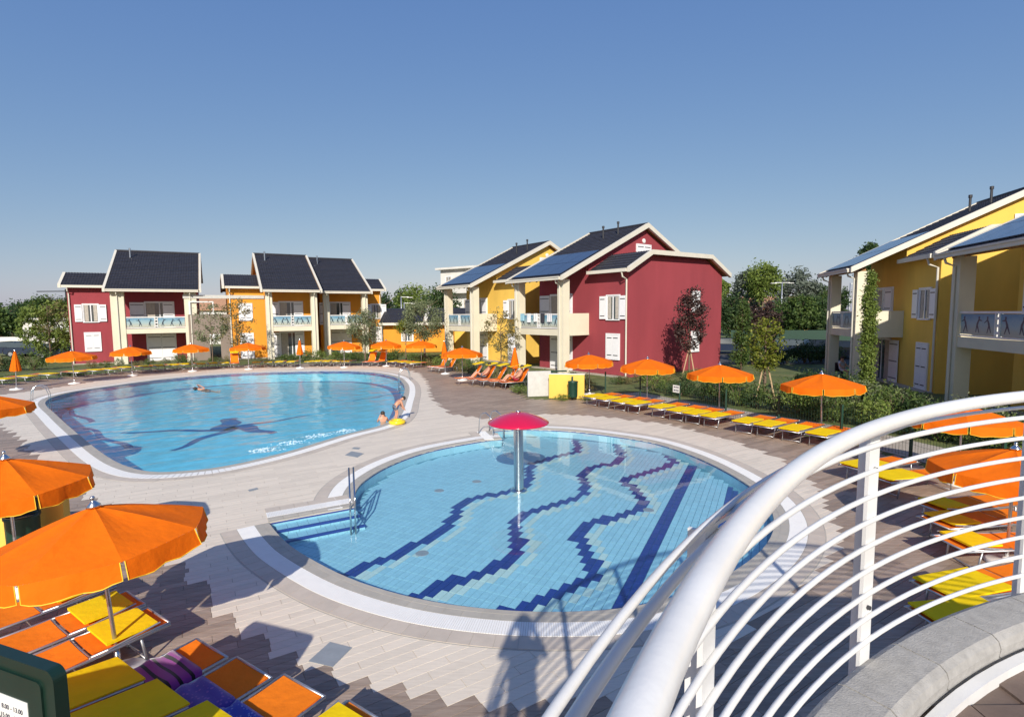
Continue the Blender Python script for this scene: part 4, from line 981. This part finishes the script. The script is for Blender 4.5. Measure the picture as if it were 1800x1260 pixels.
row([(-33,41.2),(-27,44),(-23,44.8)],12,'sparse shrub before the far red house','shrubs before the far red house',(4,5,0),(.55,.85),(.8,1.2),.35,9)
row([(-44,36.5),(-39,38.5),(-35.5,39.8)],9,'dark hedge shrub at far left','hedge at far left',(3,0,4,3),(1.1,1.6),(.8,1.1),.5,10)
row([(-34,31.5),(-31,34),(-28.5,36.5)],6,'low grassy shrub behind the leftmost loungers','low shrubs behind the leftmost loungers',(0,3),(.5,.75),(.5,.7),.4,16)
row([(14.6,26.5),(14.9,23),(14.4,19.5),(14.2,16)],13,'dark shrub along the right yellow houses','shrubs along the right yellow houses',(3,0,5,3),(.8,1.15),(.9,1.2),.4,11)
row([(16.5,39.5),(25,40.5)],9,'dark hedge shrub by the car park','hedge by the car park',(3,0),(1.3,1.7),(.9,1.1),.4,12)
row([(24,46),(32,44.5),(38,43)],8,'white rose bush before the green screen fence','roses before the green screen fence',(0,2),(.8,1.1),(.7,1.0),.5,13)
p=D(912,690,26.6); shrub(p.x,26.3,'small green shrub left of the concrete panel',2,.75,.6); p=D(992,700,24); shrub(p.x-.1,24.0,'small green shrub at the foot of the yellow shower wall',2,.6,.5); p=D(1030,700,24); shrub(p.x,24.0,'small green shrub right of the litter bin',0,.55,.5)
# white blossoms on the roses
b=leafcloud(170,ell(7.5,1.2,.4,.95),.11,77); o=b.build('rose_blossoms',LEAF['white']); o.location=(31,44.4,0); o.rotation_euler=(0,0,R(-12)); tag(o,'scattered white rose blossoms before the green screen fence','blossoms',kind='stuff')
def tree(label,x,y,h,crown,leaf,n,size,trunk_r=.08,clear=1.2,clumps=60,seed=1,stakes=False,cr=(.25,.5),lean=0,name='tree'):
    rr=random.Random(seed); P=tag(empty(name,(x,y,-.03),rr.random()*6.28),label,'tree'); rx,rz=crown; cz=h-rz
    tb_=MB(); pts=[]; k=7
    for i in range(k+1): t=i/k; pts.append((lean*t+.05*rr.uniform(-1,1)*t,.05*rr.uniform(-1,1)*t,h*.88*t))
    tb_.tube(pts,[trunk_r*(1-.85*i/k) for i in range(k+1)],8)
    for i in range(16):
        t=rr.uniform(.0,1); z=clear+(h*.85-clear)*t; a=rr.random()*6.28; r_=rx*.75*math.sqrt(max(.08,1-((z-cz)/max(rz,.1))**2*.8)); z2=z+r_*.55
        tb_.tube([(lean*z/h,0,z),(r_*.5*math.cos(a),r_*.5*math.sin(a),z+r_*.2),(r_*math.cos(a),r_*math.sin(a),min(z2,h))],[trunk_r*.35,trunk_r*.22,trunk_r*.08],5)
    tb_.build('trunk',M['trunk'],P,True)
    leafcloud(n,ell(rx,rx,rz,cz,cr),size,seed+50,clumps).build('crown',LEAF[leaf],P)
    if stakes:
        for a in (.4,2.5,4.6): MB().bar((.45*math.cos(a),.45*math.sin(a),0),(.06*math.cos(a),.06*math.sin(a),1.7),.035,6).build('stake',M['stake'],P)
    return P
def T(px,Y,label,h,crown,leaf,n,size,**k):
    p=D(px,560,Y); return tree(label,p.x,Y,h,crown,leaf,n,size,**k)
T(1213,31.6,'dark purple young maple with stakes before the red end wall',5.75,(1.0,2.1),'plum',3400,.095,clear=1.3,clumps=90,seed=11,stakes=True,cr=(.2,.4),trunk_r=.06)
T(1348,24.5,'small yellow-green tree with several stems on the lawn',3.75,(.85,1.35),'lime',2300,.075,clear=.8,clumps=55,seed=12,cr=(.15,.3),stakes=True)
T(1305,36,'pointed green thuja right of the red end wall',4.9,(.6,2.4),'pine',4600,.085,clear=.3,clumps=110,seed=13,cr=(.2,.35))
T(1340,40,'dark plum tree behind the thuja',4.9,(1.5,1.9),'plum',3600,.12,clear=.9,clumps=70,seed=14)
T(1528,20.3,'tall slim columnar cypress before the right yellow house',5.5,(.27,2.6),'mid',11000,.055,clear=.2,clumps=260,seed=15,cr=(.10,.2),trunk_r=.04,name='cypress')
T(1406,54,'round-headed green tree behind the car park',5.6,(1.9,2.0),'pine',4600,.17,clear=1.3,clumps=90,seed=16,stakes=True)
T(1265,74,'green tree rising behind the red house roof edge',8.6,(1.7,3.4),'mid',4500,.24,seed=17,clumps=80,trunk_r=.2)
T(1312,82,'tall grey-green cedar behind the thuja',10.2,(2.4,4.8),'cedar',6500,.24,seed=18,clumps=110,cr=(.5,.9),trunk_r=.25)
T(1340,76,'tall bright green pine beside the grey cedar',10.9,(2.3,2.9),'mid',5600,.22,seed=19,clumps=80,cr=(.6,1.1),trunk_r=.22,clear=5)
T(1402,88,'broad grey-green cedar behind the lamp post',10.8,(3.5,5.2),'cedar',7000,.27,seed=20,clumps=110,cr=(.6,1.1),trunk_r=.3)
T(1440,92,'narrow dark poplar between cedar and yellow house',9.0,(1.4,4.2),'dark',3600,.22,seed=21,clumps=70,trunk_r=.15)
T(1457,70,'dark green tree next to the yellow house pillar',5.9,(2.6,2.6),'dark',4200,.2,seed=22,clumps=70)
T(1482,62,'slim dark cypress seen through the yellow house loggia',6.6,(.7,3.0),'dark',3200,.14,seed=23,clumps=70,name='cypress')
T(1523,52,'dark tree crown just above the right yellow roof edge',10.4,(1.2,2.6),'dark',4200,.17,seed=24,clumps=70,trunk_r=.2)
for i,(px,Y,h,rx,lf_) in enumerate(((1286,60,6.0,1.7,'dark'),(1375,60,5.2,2.0,'pine'),(1428,64,5.6,1.8,'dark'),(1455,84,7.6,1.6,'pine'),(1250,66,6.6,2.0,'pine'))): T(px,Y,'background tree between the red and right yellow houses, %s of five'%ORD[i],h,(rx,h*.42),lf_,4200,.17,seed=90+i,clumps=70,cr=(.5,.9),trunk_r=.14)
T(745,42.5,'large grey-green olive tree before the low building',5.3,(1.75,1.75),'olive',6500,.085,seed=25,clumps=120,clear=1.0,cr=(.3,.55),trunk_r=.1)
T(640,43.5,'olive tree in front of the right orange house pillar',4.4,(1.5,1.5),'olive',4600,.08,seed=26,clumps=90,clear=1.0,cr=(.25,.5))
T(712,43.5,'small yellow-green tree left of the large olive',3.7,(.85,.75),'lime',1600,.09,seed=27,clumps=40,clear=1.5,cr=(.2,.35),trunk_r=.05)
T(370,43.5,'sparse young tree before the taupe wall',5.1,(1.4,1.9),'olive',1500,.10,seed=28,clumps=60,clear=1.0,cr=(.2,.4),trunk_r=.05)
T(415,43.3,'sparse slender tree before the left orange house',5.6,(1.5,2.3),'dry',1500,.10,seed=29,clumps=60,clear=1.0,cr=(.2,.4),trunk_r=.05)
T(880,36.2,'sparse pale-flowered tree before the left yellow solar house',4.3,(1.35,1.7),'dry',1900,.085,seed=30,clumps=60,clear=.6,cr=(.2,.4),trunk_r=.05)
T(84,50,'soft green willow-like tree left of the far red house',5.8,(2.7,2.7),'mid',5200,.14,seed=31,clumps=90,clear=.8)
T(110,57,'pale blossoming tree behind the willow-like tree',5.6,(2.4,2.2),'dry',2600,.17,seed=32,clumps=70)
for i,(px,Y,h,rx,lf_) in enumerate(((20,110,6.0,4,'dark'),(50,122,7.6,4,'dark'),(75,118,8.6,4,'pine'),(110,120,8.2,4,'dark'),(0,85,5.4,2.6,'pine'),(-30,95,6.2,4,'dark'))): T(px,Y,'tree in the distant belt at far left, %s of that belt'%ORD[i],h,(rx,h*.42),lf_,3600,.32,seed=40+i,clumps=70,cr=(.8,1.5),trunk_r=.25)
for i,(px,Y,h,rx,lf_) in enumerate(((672,78,7.0,2.8,'dark'),(700,84,7.6,3.4,'dark'),(735,80,8.2,4.0,'mid'),(765,80,7.2,3.0,'mid'),(778,72,8.0,2.6,'dark'))): T(px,Y,'leafy tree behind the low building, %s from the left'%ORD[i],h,(rx,h*.42),lf_,4200,.23,seed=60+i,clumps=70,cr=(.6,1.1),trunk_r=.2)
# ---------------------------------------------------------------- lamp posts, crane
def lamp(px,Y,h,label,arms=1):
    p=D(px,560,Y); P=tag(empty('lamp_post',(p.x,Y,0)),label,'lamp post'); MB().tube([(0,0,0),(0,0,h)],[.13,.07],8).build('mast',M['alu'],P,True)
    for s in ((-1,1) if arms>1 else (1,)): MB().box(min(0,s*.9),max(0,s*.9),-.04,.04,h-.1,h-.04).box(.7 if s>0 else -1.4,1.4 if s>0 else -.7,-.12,.12,h-.16,h-.1).build('lamp_arm',M['plaswhite'],P)
lamp(1373,66,7.4,'white street lamp with two arms between the cedars',2); lamp(706,64,6.0,'slim lamp mast behind the low building, left of two'); lamp(711,60,5.2,'shorter lamp mast behind the low building, right of two'); lamp(1492,74,7.6,'street lamp seen through the right yellow loggia')
P=tag(empty('tower_crane',(-215,260,0)),'distant tower crane on the far-left skyline','crane')
MB().tube([(0,0,0),(0,0,17)],.5,4).build('mast',M['hinge'],P); MB().tube([(-14,0,16),(12,0,16)],.22,4).build('jib',M['hinge'],P); MB().box(9,11,-.5,.5,14,16.4).build('counterweight',M['red'],P)
# ---------------------------------------------------------------- cars
carpaint=[pmat('car_paint_%d'%i,c,.25,.03,3,coat=.8) for i,c in enumerate(((.02,.03,.06),(.03,.05,.12),(.015,.017,.02),(.05,.055,.06)))]
def make_car():
    P=empty('parked_car'); pr=[(-2.1,.35),(-2.15,.62),(-2.0,.86),(-1.1,.95),(1.45,.98),(2.05,.90),(2.12,.55),(2.05,.32)]
    b=MB(); n=len(pr)
    for x,k in ((-.86,0),(-.90,.0),(.90,0),(.86,0)):
        for q,(y,z) in enumerate(pr): b.v.append((x if abs(x)>.87 else x,y*(1 if abs(x)<.9 else .985),z))
    for s in range(3):
        for i in range(n): j=(i+1)%n; b.f.append((s*n+i,s*n+j,(s+1)*n+j,(s+1)*n+i))
    b.f.append(tuple(range(n))); b.f.append(tuple(range(3*n,4*n))[::-1]); b.build('body',carpaint[0],P)
    cb=[(-1.15,.95),(-.45,1.42),(.95,1.46),(1.75,.97)]; b=MB()
    for x in (-.66,.66):
        for (y,z) in cb: b.v.append((x*(1.22 if z<1 else 1),y,z))
    b.f=[(0,1,2,3),(7,6,5,4),(0,1,5,4),(2,3,7,6)]; b.build('glasshouse',M['glass'],P); b=MB()
    b.v=[(x,y,z) for x in (-.67,.67) for y,z in ((-.47,1.425),(.97,1.465),(.97,1.50),(-.40,1.47))]; b.f=[(0,1,2,3),(7,6,5,4),(3,2,6,7),(0,3,7,4),(1,5,6,2),(0,4,5,1)]; b.build('roof',carpaint[0],P)
    for x in (-.84,.84):
        for y in (-1.3,1.35):
            w_=MB().tube([(x-.1,y,.32),(x+.1,y,.32)],.32,16).build('wheel',M['black'],P); MB().tube([(x-.108,y,.32),(x+.108,y,.32)],.2,10).build('rim',M['alu'],w_)
    for x in (-.65,.65): MB().box(x-.18,x+.18,-2.15,-2.05,.62,.76).build('headlight',M['plaswhite'],P); MB().box(x-.15,x+.15,2.06,2.13,.66,.80).build('tail_light',M['red'],P)
    return P
car=make_car(); fc=True
for i,(px,Y,rz,lb) in enumerate(((1276,50,R(80),'dark car parked just right of the red end wall'),(1395,47,R(85),'dark blue car half hidden by the hedge, left of two'),(1442,46,R(85),'dark car half hidden by the hedge, right of two'),(1492,44,R(85),'dark car seen under the right yellow loggia'),(22,55,R(95),'dark car at the far left picture edge behind the hedge'),(52,54,R(95),'dark car behind the far-left hedge, middle one'),(108,52,R(95),'dark car behind the far-left parasol'))):
    o=car if fc else copy_tree(car); fc=False; p=D(px,560,Y); o.location=(p.x,Y,-.02); o.rotation_euler=(0,0,rz); tag(o,lb,'car','cars parked behind the hedges')
fill('car_park',[(14,40),(44,38),(46,50),(14,54)],[],-.024,M['asphalt'])
# ---------------------------------------------------------------- people
def figure(label,loc,rz,J,rad,cloth_mat=None,hair=True,scale=1.0,short=True,name='person'):
    names=list(J); me=bpy.data.meshes.new('body'); E_=[('pelvis','spine'),('spine','chest'),('chest','neck'),('neck','head'),('head','crown')]
    for s in 'lr': E_+=[('chest','sh_'+s),('sh_'+s,'el_'+s),('el_'+s,'wr_'+s),('wr_'+s,'ha_'+s),('pelvis','hip_'+s),('hip_'+s,'kn_'+s),('kn_'+s,'an_'+s),('an_'+s,'to_'+s)]
    E_=[(a,b) for a,b in E_ if a in J and b in J]; idx={n:i for i,n in enumerate(names)}
    me.from_pydata([Vector(J[n])*scale for n in names],[(idx[a],idx[b]) for a,b in E_],[]); me.materials.append(M['skin'])
    P=tag(empty(name,loc,rz),label,'person'); o=place('body',me,P); sm=o.modifiers.new('skin','SKIN'); o.modifiers.new('sub','SUBSURF').levels=2; o.modifiers['sub'].render_levels=2
    for n in names:
        r=rad[n.split('_')[0]]*scale; me.skin_vertices[0].data[idx[n]].radius=(r,r)
    me.skin_vertices[0].data[idx['pelvis']].use_root=True
    sm.use_smooth_shade=True
    if cloth_mat:
        ks=[k for k in ('pelvis','spine','chest','hip_l','hip_r','kn_l','kn_r') if k in J]
        cm=bpy.data.meshes.new('clothing'); V=[];E2=[]
        def mixp(a,b,t): return Vector(J[a]).lerp(Vector(J[b]),t)*scale
        if cloth_mat[1]=='full': ch=[('pelvis',0),('spine',0),('chest',0)]; V=[Vector(J[k])*scale for k,_ in ch]; E2=[(0,1),(1,2)]
        else: V=[Vector(J['pelvis'])*scale,mixp('pelvis','spine',.45)]; E2=[(0,1)]
        for s in 'lr':
            if 'kn_'+s in J: k=len(V); V+=[Vector(J['hip_'+s])*scale,mixp('hip_'+s,'kn_'+s,.6)]; E2+=[(0,k),(k,k+1)]
            if cloth_mat[1]=='full': k=len(V); V+=[Vector(J['sh_'+s])*scale,mixp('sh_'+s,'el_'+s,.6)]; E2+=[(2,k),(k,k+1)]
        cm.from_pydata(V,E2,[]); cm.materials.append(cloth_mat[0]); q=place('clothing',cm,P); s2=q.modifiers.new('skin','SKIN'); q.modifiers.new('sub','SUBSURF').levels=2; q.modifiers['sub'].render_levels=2; s2.use_smooth_shade=True
        for i in range(len(V)): rr_=(.155 if i<3 else .095)*scale; cm.skin_vertices[0].data[i].radius=(rr_,rr_*.8)
        cm.skin_vertices[0].data[0].use_root=True
    if hair:
        h=Vector(J['head'])*scale; c=Vector(J['crown'])*scale; u=(c-h).normalized(); b=MB().lathe([(.0,.125),(.06,.115),(.10,.07),(.115,.0),(.108,-.03)],14); mt=Matrix.Translation(h+u*.03*scale)@u.to_track_quat('Z','Y').to_matrix().to_4x4()@Matrix.Scale(scale,4)
        b.v=[tuple(mt@Vector(v)) for v in b.v]; b.build('hair',M['hair'],P,True)
    return P
RAD=dict(pelvis=.13,spine=.12,chest=.135,neck=.055,head=.095,crown=.07,sh=.062,el=.043,wr=.032,ha=.036,hip=.085,kn=.056,an=.038,to=.034)
STAND=dict(pelvis=(0,0,.92),spine=(0,0,1.1),chest=(0,0,1.32),neck=(0,.01,1.47),head=(0,.03,1.58),crown=(0,.02,1.68))
for s,x in (('l',-1),('r',1)): STAND.update({'sh_'+s:(x*.18,0,1.38),'el_'+s:(x*.27,.12,1.17),'wr_'+s:(x*.12,.27,1.45),'ha_'+s:(x*.07,.29,1.53),'hip_'+s:(x*.10,0,.88),'kn_'+s:(x*.11,.02,.48),'an_'+s:(x*.11,0,.07),'to_'+s:(x*.12,.16,.035)})
shirt=pmat('dark_shirt',(.05,.06,.10),.9); swim=pmat('swim_shorts',(.10,.12,.16),.8); swim2=pmat('swimwear_red',(.35,.03,.06),.8); lightc=pmat('pale_shirt',(.5,.5,.55),.9)
figure('person in dark shirt on the platform, holding a camera up, casting the shadow',(-.12,-.42,2.412),0,STAND,RAD,(shirt,'full'))
BEND=dict(pelvis=(0,0,.80),spine=(0,.10,.93),chest=(0,.26,1.06),neck=(0,.37,1.13),head=(0,.45,1.17),crown=(0,.53,1.22))
for s,x in (('l',-1),('r',1)): BEND.update({'sh_'+s:(x*.17,.29,1.07),'el_'+s:(x*.2,.36,.82),'wr_'+s:(x*.17,.47,.62),'ha_'+s:(x*.15,.50,.55),'hip_'+s:(x*.10,0,.78),'kn_'+s:(x*.11,.10,.44),'an_'+s:(x*.11,0,.06),'to_'+s:(x*.12,.14,.03)})
pk=G(695,740); figure('child bending over a yellow swim ring at the edge of the main pool',(pk.x,pk.y,.0),R(-60),BEND,RAD,(swim,'short'),scale=.70)
rg=MB(); n1,n2=24,10
for i in range(n1):
    for j in range(n2):
        a=2*math.pi*i/n1; c=2*math.pi*j/n2; r_=.23+.075*math.cos(c); rg.v.append((r_*math.cos(a),r_*math.sin(a),.075+.075*math.sin(c)))
for i in range(n1):
    for j in range(n2): rg.f.append((i*n2+j,((i+1)%n1)*n2+j,((i+1)%n1)*n2+(j+1)%n2,i*n2+(j+1)%n2))
o=rg.build('swim_ring',pmat('yellow_vinyl',(.85,.60,.01),.25,coat=.5),None,True); pk2=G(697,744); o.location=(pk2.x+.05,pk2.y-.12,.01); tag(o,'yellow inflatable swim ring on the pool edge by the child','swim ring')
SIT=dict(STAND); pk=G(674,742); figure('person standing chest-deep in the main pool beside the child',(pk.x-.1,pk.y+.35,-.93),R(20),STAND,RAD,(swim,'short'),scale=.74)
pk=G(346,684); sw=figure('swimmer far out in the main pool, only the head showing',(pk.x+.6,pk.y+1.1,-.36),0,STAND,RAD,(swim,'short'),scale=.85); sw.rotation_euler=(R(74),0,R(-30))
REC=dict(pelvis=(0,.95,.50),spine=(0,1.08,.62),chest=(0,1.18,.82),neck=(0,1.25,.97),head=(0,1.27,1.08),crown=(0,1.29,1.18))
for s,x in (('l',-1),('r',1)): REC.update({'sh_'+s:(x*.17,1.19,.88),'el_'+s:(x*.27,1.02,.68),'wr_'+s:(x*.2,.84,.60),'ha_'+s:(x*.17,.78,.58),'hip_'+s:(x*.09,.90,.49),'kn_'+s:(x*.12,.52,.74),'an_'+s:(x*.12,.22,.45),'to_'+s:(x*.12,.10,.47)})
for (px,py),lb,mt in (((878,684),'sunbather with knees up on the rightmost raised lounger',swim2),((822,678),'sunbather lying on a raised lounger at left of that group',swim)):
    c=G(px,py).xy; figure(lb,(c.x,c.y,0),R(20)-math.pi/2,REC,RAD,(mt,'short'))
SEAT=dict(pelvis=(0,0,.52),spine=(0,-.02,.70),chest=(0,-.03,.92),neck=(0,0,1.07),head=(0,.02,1.18),crown=(0,.01,1.28))
for s,x in (('l',-1),('r',1)): SEAT.update({'sh_'+s:(x*.18,-.02,.98),'el_'+s:(x*.25,.08,.75),'wr_'+s:(x*.16,.28,.72),'ha_'+s:(x*.12,.34,.72),'hip_'+s:(x*.10,.05,.50),'kn_'+s:(x*.12,.45,.50),'an_'+s:(x*.12,.45,.07),'to_'+s:(x*.12,.6,.03)})
def chair(loc,rz,label):
    P=tag(empty('patio_chair',loc,rz),label,'chair'); MB().box(-.25,.25,-.22,.25,.40,.44).build('seat',M['black'],P); MB().box(-.25,.25,-.26,-.22,.44,.92).build('backrest',M['black'],P)
    for x in (-.22,.22):
        for y in (-.2,.22): MB().box(x-.02,x+.02,y-.02,y+.02,0,.40).build('leg',M['black'],P)
p=D(1480,640,31.2); chair((p.x,31.2,-.03),R(200),'dark patio chair under the right yellow loggia'); figure('person in pale shirt seated under the right yellow loggia',(p.x,31.2,-.03),R(200),SEAT,RAD,(lightc,'full'))
# laundry on balconies
for i,(px,c,hh) in enumerate(((938,(.25,.45,.55),.5),(948,(.65,.68,.7),.6),(957,(.7,.7,.68),.55),(966,(.03,.03,.04),.6),(974,(.6,.6,.62),.55))):
    u=1.05+.70*i; base=Vector(org(3.1,33.1,rD,5.6)); ux=Vector((math.cos(rD),math.sin(rD))); e_=Vector((-ux.y,ux.x)); p=base+ux*(u+.1)+e_*.46
    b=MB(); n=8
    for k in range(n+1):
        x=-.22+.44*k/n; w_=.012*math.sin(k*1.9+i); b.v+= [(x,w_,.0),(x,w_*2.2-.01,-hh)]
    for k in range(n): b.f.append((2*k,2*k+1,2*k+3,2*k+2))
    o=b.build('laundry_towel',pmat('laundry_%d'%i,c,.9)); o.modifiers.new('s','SOLIDIFY').thickness=.01; o.location=(p.x,p.y,3.91); o.rotation_euler=(0,0,rD); tag(o,'towel hung over the red solar house balcony rail, %s from the left'%ORD[i],'towel','towels drying on the balcony rail')
